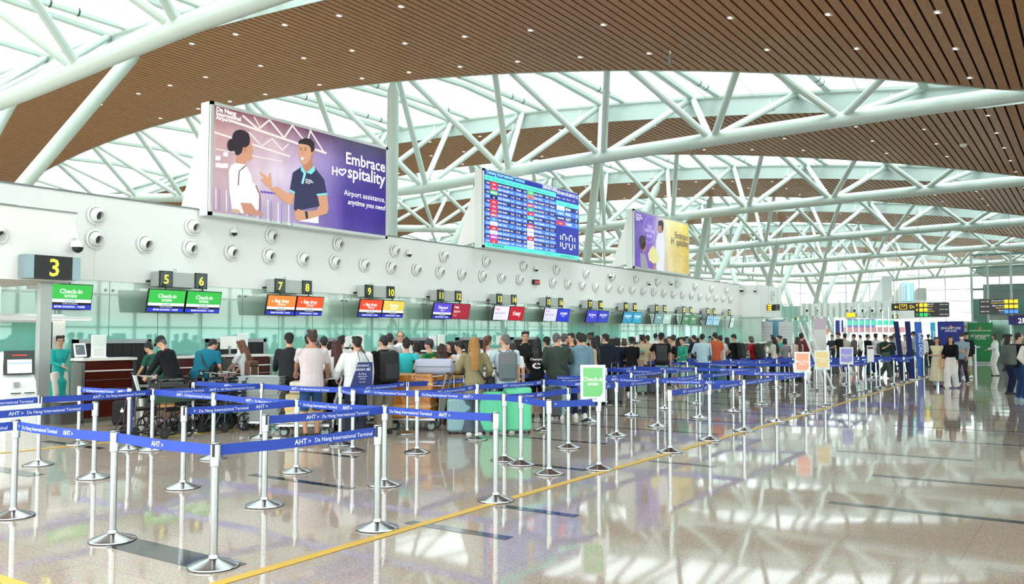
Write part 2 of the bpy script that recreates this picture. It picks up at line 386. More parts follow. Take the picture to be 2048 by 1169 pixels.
# ---------------------------------------------------------------- check-in wall
WX = -19.2
WALLW = M('f3f5f3', .5)
b = MB(); b.box((WX - .06, 35.5, 1.5), (.1, 53.2, 3.0), BGL)
struct(b, 'wall_left_glass', False).name = 'wall_left'
b = MB(); SE = M('5d7a6c', .3)
for i in range(42):
    y = 10.05 + 1.27 * i
    if y > 61.5: break
    b.box((WX - .005, y, 1.5), (.006, .008, 2.95), SE)
    for d in (-.09, .09):
        b.tube([(WX - .01, y + d, 2.76), (WX + .03, y + d, 2.76)], .03, STEELD, 10)
struct(b, 'trim_4')
b = MB(); b.box((WX - .2, 36.5, 3.96), (.5, 51.2, 1.98), WALLW); b.box((WX - .2, 36.5, 4.965), (.54, 51.2, .04), M('7d8484', .5))
b.box((WX - .2, 9.15, 3.96), (.5, 3.49, 1.98), WALLW); b.box((WX - .2, 9.15, 4.965), (.54, 3.49, .04), M('7d8484', .5))
struct(b, 'wall_left', False)
b = MB(); b.box((WX - .8, 62.5, 1.5), (.1, 8, 3), BGL); struct(b, 'wall_left', False)
# corner block at the end of the wall, with the clock
e1 = atY(1452, 556, 54.0)
CX = atY(1520, 569, 54.85).x; EY = atX(1563, 600, CX).y
b = MB(); b.box(((WX + CX) / 2, 55.0, 3.9), (CX - WX, .3, 2.1), WALLW); b.box((CX - .25, (55.15 + EY) / 2, 3.9), (.5, EY - 55.15, 2.1), WALLW); b.box(((WX + CX) / 2, 55.0, 1.42), (CX - WX, .1, 2.85), M('c5d6cc', .08, spec=.9))
struct(b, 'wall_end', False)
# back and end of hall
b = MB(); b.box((-62.5, 50, 5.5), (.3, 150, 11.5), M('b9cfc8', .6)); struct(b, 'wall_back', False)
FR = M('dfe6e4', .5)
def glazing(name, p0, p1, z0, z1, step, zs, r=.05):
    b = MB(); p0, p1 = V(p0), V(p1); d = p1 - p0; L = d.length; u = d.normalized(); g = MB()
    g.poly([(p0.x, p0.y, z0), (p1.x, p1.y, z0), (p1.x, p1.y, z1), (p0.x, p0.y, z1)], GLASS); o = struct(g, name, False)
    n = max(1, int(L / step))
    for i in range(n + 1):
        q = p0 + u * (L * i / n); b.box((q.x, q.y, (z0 + z1) / 2), (r * 2, r * 2, z1 - z0), FR, math.atan2(u.y, u.x))
    for z in zs: c = (p0 + p1) / 2; b.box((c.x, c.y, z), (L, r * 1.6, r * 1.6), FR, math.atan2(u.y, u.x))
    b.obj('window_frame', o); return o
glazing('window_9', (-62, 123), (24, 123), 0, 10.4, 3.0, (0, 3, 4.5, 6, 7.5, 9.5), .07)
glazing('window_10', (16.5, -18), (16.5, 123), 0, 9.2, 2.6, (0, 2.2, 4.4, 6.6, 9.0), .09)
# far hills and city edge outside the end windows
HILL = M('dfe9e6', .9)
b = MB(); pts = [(-150 + 10 * i, 4.5 + 3 * sin(i * .7) + 1.5 * sin(i * 1.9)) for i in range(30)]
b.poly([(-150, 240, -2)] + [(x, 240, z) for x, z in pts] + [(140, 240, -2)], HILL, (0, 30, 0)); struct(b, 'trim_hill', False).name = 'hills'
# ================================================================ WALL FITTINGS
UY, UZ = V((0, 1, 0)), V((0, 0, 1))
# jet nozzles
nz = thing('jet_nozzle', '', 'vent', (0, 0, 0)); b = MB(); RX = Matrix.Rotation(pi / 2, 4, 'Y')
b.lathe([(.235, 0), (.235, .012), (.19, .03), (.185, .02)], WHITE, 28, RX, cap=False); b.obj('collar', nz)
b = MB(); TI = Matrix.Rotation(R(14), 4, 'Y') @ RX @ Matrix.Rotation(R(-12), 4, 'X')
b.lathe([(.175, .0), (.172, .05), (.15, .10), (.115, .135), (.105, .13), (.10, .02)], WHITE, 28, TI, cap=False); b.obj('ball', nz)
b = MB(); b.lathe([(.001, .03), (.10, .03)], BLACK, 20, TI, cap=False)
for i in range(-2, 3): b.box((.036 * i, 0, .045), (.008, .19, .02), GREYP, mat=TI)
b.obj('louvre', nz)
vents = [(10.89 + 1.265 * i, 3.93) for i in range(34)] + [(10.9 + 2.57 * i, 4.49) for i in range(17)] + [(8.9, 3.54), ]
for i, (y, z) in enumerate(vents):
    if i in (15,): continue
    row = 'lower' if z < 4 else 'upper'
    xx = WX + .09 if y != 8.9 else -16.62
    lb = 'round white air nozzle in the %s row on the white wall above the check-in desks' % row
    g = 'air nozzles in the %s row' % row
    if y == 8.9: lb = 'round white air nozzle on the projecting white box over counter 3'; y = 7.6; g = 'air nozzle over counter 3'
    if i == 0: nz.location = (xx, y, z); nz['label'] = lb; nz['group'] = g
    else: dup(nz, (xx, y, z), None, lb, g)
# dome cameras
DOME = M('2c2f33', .1)
def domecam(loc, label, s=1.0, rz=0):
    t = thing('security_camera', label, 'camera', loc, rz)
    b = MB(); b.box((.06 * s, 0, .1 * s), (.12 * s, .08 * s, .04 * s), WHITE); b.tube([(.12 * s, 0, .12 * s), (.12 * s, 0, .03 * s)], .02 * s, WHITE, 8); b.box((0, 0, .1 * s), (.02, .12 * s, .18 * s), WHITE); b.obj('bracket', t)
    M1 = Matrix.Translation((.12 * s, 0, -.04 * s))
    b = MB(); b.lathe([(.03 * s, .08 * s), (.09 * s, .07 * s), (.1 * s, 0), (.095 * s, -.02 * s)], WHITE, 16, M1); b.obj('housing', t)
    b = MB(); b.lathe([(.085 * s, -.02 * s), (.07 * s, -.07 * s), (.03 * s, -.1 * s), (.001, -.105 * s)], DOME, 16, M1); b.obj('dome', t)
for (p, X, lb, s) in [((468, 462), WX, 'white dome camera on the wall under the purple billboard', 1), ((818, 506), WX, 'white dome camera on the wall between the billboard and the departures board', 1), ((1072, 537), WX, 'white dome camera on the wall under the departures board', 1),
                      ((1220, 551), WX, 'white dome camera on the wall right of the departures board', 1), ((1298, 566), WX, 'white dome camera on the wall under the left of the yellow billboard', 1), ((1342, 566), WX, 'white dome camera on the wall under the right of the yellow billboard', 1),]:
    q = atX(*p, X + .15); domecam((X + .05, q.y, q.z), lb, s)
for p_, l_, s_ in (((1485, 578), 'white dome camera at the recessed end of the wall', 1.6), ((1511, 580), 'small dark dome camera on the corner block of the wall', 1.2)): q = atY(*p_, 54.82); domecam(q, l_, s_, -pi / 2)
# small red clock
q = atX(1067, 565, WX); t = thing('digital_clock', 'small red digital clock on the wall under the departures board', 'clock', (WX + .12, q.y, q.z))
b = MB(); b.box((0, 0, 0), (.12, .42, .2), BLACK); b.obj('case', t)
b = MB(); b.text('10:01', (.062, -.17, -.06), UY, UZ, .17, em('ff5a50', 1.6), bold=.01); b.obj('digits', t)
# ------------------------------------------------ counter number signs and monitors
HOUS = M('b9c0bd', .45); YDIG = em('ffe93a', 1.5); PANEL = M('1d2f2e', .15)
def numsign(y0, n1, n2, label, X=-18.75):
    L = 1.41 if n2 else .62
    t = thing('counter_sign', label, 'sign', (X, y0, 2.92), 0, 'counter number signs')
    b = MB(); b.box((-.14, L / 2, .15), (.28, L, .36), HOUS); b.obj('housing', t)
    b = MB(); b.tube([(-.28, -.03, .1), (-.42, -.03, .1), (-.45, -.03, .1)], .03, BLACK, 8); b.tube([(-.3, L / 2, .28), (-.3, L / 2, .42), (-.45, L / 2, .45)], .012, HOUS, 6); b.obj('bracket', t)
    for y, nn in ((.05, n1), (L - .37, n2)):
        if nn is None: continue
        b = MB(); b.box((.01, y + .17, .15), (.03, .36, .40), BLACK); b.box((.026, y + .17, .15), (.004, .31, .35), PANEL)
        b.text(str(nn), (.03, y + .17, .04), UY, UZ, .31, YDIG, 'c', bold=.03, maxw=.29); b.obj('number_panel', t)
    return t
BEZ = M('101214', .25)
def screen(loc, w, h, draw, label, tilt=10, name='monitor', rz=0, group=None, th=.05, bez=None):
    """monitor facing +X locally; draw(b, P) where P(s,t) maps 0..1 right/up to a point on the glass"""
    t = thing(name, label, 'screen', loc, rz, group); T = Matrix.Rotation(R(tilt), 4, 'Y')
    b = MB(); b.box((-th / 2, 0, 0), (th, w, h), bez or BEZ, mat=T); b.obj('case', t)
    b = MB(); P = lambda s, u, k=1: T @ V((.002 * k, (s - .5) * (w - .03), (u - .5) * (h - .03)))
    draw(b, P, T @ V((0, 1, 0)), T @ V((0, 0, 1)), w, h); b.obj('display', t); b = MB(); b.tube([(-.03, 0, h * .4), (-.08, 0, h * .5 + .14)], .02, BLACK, 6); b.obj('hanger', t); return t
def rect(b, P, s0, u0, s1, u1, c, k=1, e=.9): b.poly([P(s0, u0, k), P(s1, u0, k), P(s1, u1, k), P(s0, u1, k)], em(c, e))
def drw(top, title, sub, foot=True, icon=False, tc='ffffff'):
    def f(b, P, u, w, W, H):
        rect(b, P, 0, 0, 1, 1, top)
        if foot:
            rect(b, P, 0, 0, 1, .17, '2638c4', 2); rect(b, P, 0, .17, 1, .27, '15161f', 2); rect(b, P, 0, .27, 1, .40, 'e9ecfb', 2)
            b.text('EVA AIR', P(.5, .29, 3), u, w, .065 * H / .55, em('0a7a4a', .9), 'c', bold=.03); b.text('STAR ALLIANCE', P(.5, .19, 3), u, w, .045 * H / .55, em('dddddd', .9), 'c'); b.text('BR384 DANANG - TAIPEI', P(.5, .055, 3), u, w, .06 * H / .55, em('ffffff', 1), 'c', bold=.02)
        y = .64 if foot else .55
        if icon: b.ell(P(.16, y + .05, 3), (.02, .02, .02), em('ffffff', 1)); 
        b.text(title, P(.5, y, 3), u, w, .135 * H / .55, em(tc, 1.1), 'c', bold=.025, maxw=W * .8)
        if sub: b.text(sub, P(.5, y - .16, 3), u, w, .07 * H / .55, em(tc, .9), 'c')
    return f
def tway(bgc, fg, big, l2='탑승수속', l3='Check-in'):
    def f(b, P, u, w, W, H):
        rect(b, P, 0, 0, 1, 1, bgc)
        if big: b.text("t'way", P(.5, .36, 3), u, w, .25, em(fg, 1.1), 'c', bold=.03)
        else: b.text("t'way", P(.08, .72, 3), u, w, .12, em(fg, 1.1), bold=.03); b.text(l2, P(.08, .42, 3), u, w, .1, em('5a6070' if bgc[0] > 'b' else 'ffffff', 1)); b.text(l3, P(.08, .2, 3), u, w, .055, em('8a90a0' if bgc[0] > 'b' else 'ffffff', 1))
    return f
scr = [('3ab54a', 'Check-in', '報到服務', 1, 0), ('36b049', 'Check-in', '報到服務', 1, 0), ('e0803c', 'Bag drop', '行李託運', 1, 1), ('e2552a', 'Bag drop', '行李託運', 1, 1), ('e0482a', 'Bag drop', '行李託運', 1, 1), ('d9c25a', 'Priority', '優先服務', 1, 0), ('5a48c8', 'Diamond', '鑽石卡', 1, 0)]
specs = [drw(*s) for s in scr] + [tway('a02438', 'ffffff', 0), tway('e2dcf2', 'c8102e', 0, '탑승수속을 위해', 'Thank you for travelling'), tway('b8152e', 'ffffff', 1), tway('d3d3ee', 'c8102e', 0, '탑승수속을 위해', 'Thank you for travelling'),
    drw('2334c8', 'BUSINESS', 'MANILA', 0), drw('3a3cc4', 'Sky Priority', 'MANILA', 0), drw('2c3cb8', 'BAG DROP', 'MANILA', 0), drw('2a8fb8', 'ECONOMY', 'INCHEON', 0), drw('2f9ac0', 'ECONOMY', 'INCHEON', 0), drw('6f9498', 'Closed', '', 0), drw('a8c6bc', 'Closed', '', 0), drw('3f7a52', 'Counter', 'closed', 0), drw('4a8258', 'Counter', 'closed', 0),
    drw('8fb6d6', 'Welcome', '', 0, tc='3a6aa0'), drw('9cc8d0', 'Welcome', '', 0, tc='3a6aa0'), drw('c6d6d2', 'Notice', '', 0, tc='55706a')]
sl = ['green Check-in screen under counter number 5', 'green Check-in screen under counter number 6', 'paler orange Bag drop screen under counter number 7', 'orange Bag drop screen under counter number 8', 'red orange Bag drop screen under counter number 9', 'yellow Priority screen under counter number 10',
      'purple Diamond screen under counter number 11', "dark red t'way screen under counter number 12", "pale lilac t'way screen under counter number 13", "bright red screen with large t'way lettering under counter number 14", "pale lilac t'way screen under counter number 15",
      'royal blue BUSINESS screen under counter number 16', 'violet blue priority screen under counter number 17', 'blue BAG DROP screen under counter number 18', 'teal blue screen under counter number 19', 'teal blue screen under counter number 20', 'grey teal screen under counter number 21',
      'pale green screen under counter number 22', 'dark green screen under counter number 23', 'dark green screen under counter number 24', 'light blue screen under counter number 25', 'pale aqua screen under counter number 26', 'tall pale screen under counter number 27']
for k in range(12):
    y0 = 12.26 + 3.54 * k; n1 = 5 + 2 * k
    numsign(y0, n1, n1 + 1 if n1 < 27 else None, 'grey hanging counter sign with yellow numbers %d and %d' % (n1, n1 + 1) if n1 < 27 else 'narrow grey counter sign with the yellow number 27')
    if n1 < 27:
        for q in (0, 1): screen((-18.6, y0 - .33 + .51 + q * 1.04 - .02, 2.53), 1.01, .56, specs[2 * k + q], sl[2 * k + q], 12, group='screens hanging under the counter signs')
    else: screen((-18.6, y0 + .3, 2.45), .62, .66, specs[22], sl[22], 12)
screen((-18.95, 10.25, 2.56), 1.0, .58, drw('3ab54a', 'Check-in', '報到服務', 1), 'green Check-in screen hanging beside the grey column, left of the others', 8)
# ------------------------------------------------ projecting white box over counter 3
b = MB(); b.box((-17.9, 7.35, 3.42), (2.6, 3.4, 1.36), WALLW); b.box((-17.9, 7.35, 4.115), (2.64, 3.44, .03), M('8c9494', .5)); b.poly([(-16.6, 5.65, 2.735), (-19.2, 5.65, 2.735), (-19.2, 9.05, 2.735), (-16.6, 9.05, 2.735)], M('d9d2cd', .6))
struct(b, 'wall_counter_box', False).name = 'wall_front'
b = MB(); b.box((-18.2, 8.0, 4.25), (.3, 1.25, .2), M('4e5455', .4)); tag(b.obj('linear_light'), 'dark linear light fitting on top of the projecting white box', 'light')
t = thing('counter_sign', 'large black sign with the yellow number 3 on the projecting white box', 'sign', (-16.58, 8.17, 2.77))
b = MB(); b.box((.13, -.12, .22), (.26, .16, .44), M('8ea3ab', .3, .3)); b.obj('housing', t); b = MB(); b.box((.13, .76, .22), (.26, .16, .44), M('8ea3ab', .3, .3)); b.obj('housing', t)
b = MB(); b.box((.13, .32, .22), (.27, .72, .44), BLACK); b.text('3', (.27, .32, .06), UY, UZ, .46, YDIG, 'c', bold=.03); b.obj('number_panel', t)
domecam((-16.58, 9.0, 3.5), 'white dome camera on the projecting white box over counter 3', 1.3)
cl_ = atX(86, 700, -17.0); b = MB(); b.box((-17.0, cl_.y, 1.365), (.16, .22, 2.73), M('a9aeac', .35, .3)); tag(b.obj('support_column'), 'square grey metal column under the projecting white box', 'column')
b = MB(); b.box((-18.2, 9.1, 2.98), (.5, .12, .62), M('b4b9b8', .5)); struct(b, 'trim_5', False)
# white walk-through arch
ar_ = atX(104, 700, -18.6); t = thing('scanner_arch', 'white rounded free-standing arch with a lamp arm behind the kiosk', 'arch', (-18.6, ar_.y - .55, 0))
b = MB(); b.box((0, .55, 1.02), (.5, .28, 2.04), WHITE); b.box((0, -1.3, 1.0), (.5, .22, 2.0), WHITE); b.rbox((0, -.35, 2.06), (.5, 2.15, .18), .09, WHITE); b.obj('frame', t)
b = MB(); b.box((.3, .75, 2.07), (.12, .95, .07), WHITE); b.box((.3, .75, 2.03), (.1, .9, .01), em('fff2e8', 2)); b.obj('lamp_arm', t)
b = MB(); b.box((.02, .41, 1.0), (.46, .02, 1.96), BLACK); b.obj('side_panel', t)
# ------------------------------------------------ billboards
ALU = M('cfd4d3', .35, .4)
def board(y0, y1, z0, z1, name, label, cat, side):
    t = thing(name, label, cat, (-18.7, y0, z0)); L, h = y1 - y0, z1 - z0
    b = MB(); b.box((-.2, L / 2, h / 2), (.36, L, h), M('e3e9e8', .5)); b.poly([(-.38, 0, .2), (-.38, 0, h * .8), (-1.25, 0, .05)], WHITE, (0, .1, 0)); b.poly([(-.38, L - .1, .2), (-.38, L - .1, h * .8), (-1.25, L - .1, .05)], WHITE, (0, .1, 0)); b.obj('casing', t)
    b = MB(); f = .09
    for c, d in (((0, L / 2, f / 2), (.08, L, f)), ((0, L / 2, h - f / 2), (.08, L, f)), ((0, f / 2, h / 2), (.08, f, h)), ((0, L - f / 2, h / 2), (.08, f, h))): b.box(c, d, ALU)
    b.obj('frame', t); return t, L, h
def gradmat(name, stops, tops, y0, L, z0, h, e=.14):
    def g(n, b, m):
        tc = N(n, 'ShaderNodeTexCoord'); sp = N(n, 'ShaderNodeSeparateXYZ'); n.links.new(tc.outputs['Object'], sp.inputs[0])
        def rampof(sock, a, c, st):
            mr = N(n, 'ShaderNodeMapRange'); mr.inputs['From Min'].default_value = a; mr.inputs['From Max'].default_value = c; n.links.new(sp.outputs[sock], mr.inputs[0])
            r = N(n, 'ShaderNodeValToRGB'); r.color_ramp.elements[0].position, r.color_ramp.elements[1].position = st[0][0], st[-1][0]; r.color_ramp.elements[0].color = lin(st[0][1]); r.color_ramp.elements[1].color = lin(st[-1][1])
            for p, c_ in st[1:-1]: q = r.color_ramp.elements.new(p); q.color = lin(c_)
            n.links.new(mr.outputs[0], r.inputs[0]); return r
        a = rampof('Y', 0, L, stops); c = rampof('Z', 0, h, tops)
        no = N(n, 'ShaderNodeTexNoise', Scale=1.1, Detail=4.0); n.links.new(tc.outputs['Object'], no.inputs['Vector'])
        mx = N(n, 'ShaderNodeMix'); mx.data_type = 'RGBA'; mx.blend_type = 'MULTIPLY'; mx.inputs['Factor'].default_value = 1; n.links.new(a.outputs[0], mx.inputs['A']); n.links.new(c.outputs[0], mx.inputs['B'])
        m2 = N(n, 'ShaderNodeMix'); m2.data_type = 'RGBA'; m2.blend_type = 'OVERLAY'; m2.inputs['Factor'].default_value = .5; n.links.new(mx.outputs['Result'], m2.inputs['A']); n.links.new(no.outputs['Fac'], m2.inputs['B'])
        n.links.new(m2.outputs['Result'], b.inputs['Base Color']); n.links.new(m2.outputs['Result'], b.inputs['Emission Color']); b.inputs['Emission Strength'].default_value = e; b.inputs['Roughness'].default_value = .15; m.cycles.emission_sampling = 'NONE'
    return node_mat(name, g)
BX = -18.66
def poster(t, y0, z0, ox, oy, sc):
    def P(u, v, k=0): q = atX(ox + u / sc, oy + v / sc, BX); return V((.045 + .004 * k, q.y - y0, q.z - z0))
    return P
A0, A1, AZ0, AZ1 = 13.63, 20.3, 4.78, 7.74
t, L, h = board(A0, A1, AZ0, AZ1, 'billboard', 'large white framed billboard reading Embrace Hospitality with a woman and a man on purple', 'billboard', 1)
P = poster(t, A0, AZ0, 400, 180, 3.8975)
bgA = gradmat('poster_print', [(0, 'd2b3b4'), (.35, 'd8c9dc'), (.55, '9d8cc8'), (.72, '5a47a6'), (1, '46389a')], [(0, 'cfc8e0'), (.45, 'f4f0f6'), (.75, 'f0dede'), (1, '8e5660')], 0, L, 0, h)
b = MB(); b.poly([(.042, .09, .09), (.042, L - .09, .09), (.042, L - .09, h - .09), (.042, .09, h - .09)], bgA)
PE = .13
def pg(b, pts, c, k=1, e=PE): b.poly([P(u, v, k) for u, v in pts], M(c, .4, emit=e))
def pl(b, a, c, w, col, k=1, e=PE):
    a, c = V(a), V(c); n = (c - a).normalized(); n = V((-n.y, n.x)) * w / 2; pg(b, [a - n, c - n, c + n, a + n], col, k, e)
for a, c, w in [((235, 240), (985, 495), 18), ((330, 200), (450, 305), 14), ((540, 235), (450, 310), 14), ((540, 235), (655, 375), 14), ((720, 275), (655, 375), 14), ((720, 280), (830, 420), 12), ((860, 310), (830, 430), 12), ((860, 320), (960, 480), 12), ((110, 330), (700, 520), 14), ((380, 330), (470, 430), 10), ((560, 380), (480, 440), 10), ((560, 380), (640, 470), 10), ((690, 420), (640, 470), 10), ((120, 460), (640, 560), 8), ((420, 210), (470, 300), 8)]: pl(b, a, c, w, 'ead9d8', 1)
for i in range(24): pl(b, (95 + i * 27, 760 + i * 6), (95 + i * 27, 925 + i * 6), 7, ['b9a0b0', 'e8e0ee', '8f86b8'][i % 3], 1)
for i in range(9): pl(b, (470 + 25 * i, 790 + i * 3), (490 + 25 * i, 800 + i * 3), 14, '5a50b0', 2)
for u, v in [(120, 530), (150, 590), (180, 590), (180, 500), (120, 585)]: pl(b, (u, v), (u + 36, v + 4), 34, 'f4f6fb', 2)
pg(b, [(385, 380), (405, 430), (415, 480), (400, 500), (405, 530), (395, 548), (365, 550), (350, 585), (280, 575), (275, 540), (290, 513), (322, 480), (335, 450), (370, 430)], 'c89078', 3)
pg(b, [(255, 340), (275, 318), (310, 310), (345, 318), (375, 342), (386, 380), (382, 425), (355, 450), (330, 447), (322, 490), (290, 513), (272, 500), (262, 470), (248, 420), (247, 370)], '2c1e2c', 4)
pg(b, [(240 + 32 * cos(a * .524), 432 + 50 * sin(a * .524)) for a in range(12)], '2a1c2a', 5)
pg(b, [(340, 445), (352, 450), (356, 480), (345, 490), (336, 470)], 'c07a62', 5)
pg(b, [(270, 570), (350, 582), (395, 660), (405, 720), (430, 740), (462, 810), (465, 930), (400, 950), (322, 965), (250, 950), (232, 850), (225, 800), (220, 640), (235, 590)], 'e8dfe6', 4)
pg(b, [(300, 620), (345, 632), (385, 700), (400, 780), (398, 885), (305, 880), (297, 760)], 'f3ecf1', 5)
pg(b, [(310, 880), (395, 885), (430, 935), (482, 965), (485, 982), (420, 976), (340, 966)], 'c08570', 5)
pl(b, (352, 590), (300, 635), 7, '6a3a30', 6); pl(b, (300, 635), (294, 745), 7, '6a3a30', 6); pl(b, (430, 745), (462, 820), 8, '8a4a48', 6); pl(b, (462, 820), (458, 945), 8, '8a4a48', 6)
pg(b, [(250, 925), (300, 935), (318, 965), (245, 950)], 'c8a890', 6)
pg(b, [(805, 570), (872, 530), (876, 600), (822, 648), (800, 600)], 'bb7e62', 3)
pg(b, [(768, 430), (790, 418), (830, 425), (862, 450), (866, 500), (855, 540), (835, 572), (808, 587), (788, 570), (770, 520), (763, 480)], 'd29a7c', 4)
pg(b, [(880, 455), (890, 470), (884, 510), (868, 520), (866, 480)], 'c48868', 4)
pg(b, [(762, 425), (765, 400), (785, 385), (820, 377), (860, 383), (886, 412), (890, 460), (878, 480), (862, 490), (858, 452), (840, 432), (800, 422), (778, 420)], '22181f', 5)
pg(b, [(780, 530), (804, 527), (800, 545), (788, 549)], 'ffffff', 6); pl(b, (776, 468), (790, 468), 5, '2a1a18', 6); pl(b, (808, 470), (824, 470), 5, '2a1a18', 6); pl(b, (774, 455), (792, 452), 4, '2a1a18', 6); pl(b, (806, 453), (828, 455), 4, '2a1a18', 6); pl(b, (797, 475), (790, 505), 5, 'b87c60', 6)
pg(b, [(790, 600), (720, 645), (697, 780), (735, 805), (728, 930), (745, 948), (932, 905), (918, 822), (985, 805), (965, 700), (930, 655), (885, 600), (822, 650)], '272650', 4)
pg(b, [(788, 592), (822, 648), (803, 655), (778, 625)], '7fd6dc', 6); pg(b, [(884, 588), (893, 628), (862, 660), (824, 645), (850, 625)], '7fd6dc', 6); pg(b, [(803, 650), (822, 650), (800, 735), (784, 730)], '9adfe4', 6)
pg(b, [(697, 775), (735, 797), (733, 812), (695, 792)], '7fd6dc', 6); pg(b, [(903, 812), (985, 803), (989, 820), (907, 828)], '7fd6dc', 6)
pg(b, [(698, 795), (735, 815), (722, 880), (700, 895), (675, 888), (600, 830), (545, 768), (600, 755), (660, 795), (690, 815)], 'cf9678', 3)
pg(b, [(545, 770), (505, 742), (478, 705), (470, 690), (500, 690), (460, 645), (470, 638), (505, 665), (530, 690), (538, 645), (548, 648), (556, 700), (556, 735), (560, 755)], 'd29a7c', 3)
pg(b, [(912, 828), (988, 822), (998, 930), (985, 965), (900, 990), (850, 1005), (770, 1022), (740, 1008), (728, 960), (760, 928), (815, 950), (900, 940), (928, 900)], 'cf9678', 5)
pg(b, [(812, 950), (832, 948), (838, 1003), (820, 1006)], '1c1c22', 6); pg(b, [(770, 1022), (850, 1006), (920, 985), (920, 1042), (770, 1025)], 'ece8f2', 4)
def bt(b, s, p0, p1, P, c='ffffff', bold=.02, k=7, e=.25, shear=0):
    a, q = P(*p0, k), P(*p1, k); wd_ = tmesh(s, bold)[2]; b.text(s, a, UY, UZ, (q.y - a.y) / wd_, M(c, .4, emit=e), bold=bold, shear=shear)
for s, p0, p1, bo, sh in [('Embrace', (1127, 572), (1437, 640), .028, 0), ('H', (1019, 660), (1065, 668), .03, 0), ('spitality', (1143, 682), (1437, 745), .028, 0), ('Airport assistance,', (1117, 820), (1436, 882), .0, 0), ('anytime you need', (1145, 890), (1433, 938), .012, .22), ('Da Nang', (120, 165), (276, 192), .045, 0), ('International', (119, 198), (312, 236), .035, 0), ('Airport', (119, 228), (232, 250), .035, 0), ('Da Nang', (818, 704), (866, 712), .02, 0), ('International', (816, 716), (877, 727), .02, 0), ('Terminal', (815, 728), (852, 735), .02, 0)]:
    bt(b, s, p0, p1, P, bold=bo, shear=sh)
# heart in place of the o
hp = []
for i in range(17):
    a = 2 * pi * i / 16; hp.append((1103 + 1.75 * 16 * sin(a) ** 3, 640 - 1.75 * (13 * cos(a) - 5 * cos(2 * a) - 2 * cos(3 * a) - cos(4 * a))))
for a, c in zip(hp, hp[1:]): pl(b, a, c, 9, 'ffffff', 7, .45)
pl(b, (1128, 618), (1128, 638), 3, 'ffffff', 8); pl(b, (1119, 628), (1138, 628), 3, 'ffffff', 8)
b.obj('poster', t)
# departures board
B0, B1, BZ0, BZ1 = 25.52, 32.62, 4.95, 7.92
t, L, h = board(B0, B1, BZ0, BZ1, 'departures_board', 'large blue departures board showing flights and the time 10:01', 'display board', 1)
b = MB(); yy = lambda u: atX(960 + u / 5.845, 430, BX).y - B0
Q = lambda y, z, k=0: V((.045 + .004 * k, y, z)); m_ = .03
def qr(y0, y1, t0, t1, c, k=1, e=1.0): b.poly([Q(y0, h - t1 * h, k), Q(y1, h - t1 * h, k), Q(y1, h - t0 * h, k), Q(y0, h - t0 * h, k)], em(c, e))
def qt(s, y, tt, size, c='ffffff', al='l', k=3, bold=.015, e=1.1, maxw=None): b.text(s, Q(y, h - tt * h, k), UY, UZ, size, em(c, e), al, bold, maxw)
qr(.04, L - .04, .012, .988, '1d2c96'); yr = yy(886)
qr(.04, yr, .078, .145, '54e0c4', 2); qr(.04, L - .04, .935, .988, '54e0c4', 2); qt('Danang International Terminal', yy(72), .06, .21, '9ff4ff', bold=.01); qt('DEPARTURES', yy(728), .062, .2, bold=.02, maxw=1.15)
qt('Time', yy(75), .125, .09, '1d5a70'); qt('Airline  Flight   Destination      Counter   Gate   Remark', yy(130), .125, .09, '1d5a70', maxw=2.0); qt('Time', yy(510), .125, .09, '1d5a70'); qt('Airline  Flight  Destination    Counter  Gate', yy(560), .125, .09, '1d5a70', maxw=2.1)
dest = ['KUALA LUMPUR', 'KUALA LUMPUR', 'DAEGU', 'SINGAPORE', 'SEOUL', 'SINGAPORE', 'BUSAN', 'KUALA LUMPUR', 'MANILA', 'TAIPEI', 'BANGKOK-DMK', 'HONG KONG', 'KUALA LUMPUR', 'BANGKOK', 'BUSAN', 'SEOUL', 'KUALA LUMPUR', 'SEOUL', 'BANGKOK', 'KUALA LUMPUR', 'TAIPEI', 'SINGAPORE', 'SEOUL', 'SEOUL', 'BANGKOK', 'BANGKOK', 'SEOUL', 'TAIPEI']
lg = ['e02030', 'e0202a', '58c878', '10184a', 'e02040', 'e02030', 'e02030', 'e0202a', '4a90e0', 'f2f4fa', 'e0202a', 'f2f4fa', 'e040c8', 'e02030', '58c878', 'f07860', '3f8fe0', 'e02030', '30b8a0', 'e0202a', '50d0c0', '10184a', 'e02050', 'f2f4fa', 'f2f4fa', 'e02030', 'f2f4fa', 'f2f4fa']
for i in range(14):
    t0 = .145 + i * .0564; t1 = t0 + .0564; qr(.04, yr, t0, t1, '3f74e6' if i % 2 else '17236e', 2); tb = t1 - .014
    for q, (a0, a1, a2, a3) in enumerate(((66, 115, 200, 495), (503, 548, 625, 884))):
        y0, y1, y2, y3 = max(yy(a0), .07), yy(a1), yy(a2), yy(a3); j = i + 14 * q
        qt('%02d:%02d' % (10 + (i + 8 * q) // 4, (i * 15 + 5 * q) % 60), y0, tb, .10); qr(y1, y2, t0 + .004, t1 - .004, lg[j], 3)
        qt(['vietjet', 'AirAsia', 'BAMBOO', 'SQ', "t'way"][j % 5], (y1 + y2) / 2, tb, .09, '30406a' if lg[j][0] == 'f' else 'ffffff', 'c', 4)
        w = y3 - y2; qt(['AK647', 'VZ961', 'TW008', 'SQ571', 'BR384', 'D7320', 'CX546'][j % 7], y2 + .03, tb, .10, maxw=w * .15); qt(dest[j], y2 + w * .2, tb, .10, maxw=w * .27); qt('%d-%d' % (5 + 3 * (j % 9), 8 + 3 * (j % 9)), y2 + w * .52, tb, .10); qt(['Delayed', 'Check-in', '23 : 45', 'On Time'][(j * 3) % 4], y2 + w * .74, tb, .10)
qt('THỜI GIAN CHỜ LÀM THỦ TỤC', yr + .05, .085, .19, bold=.015, maxw=L - yr - .15)
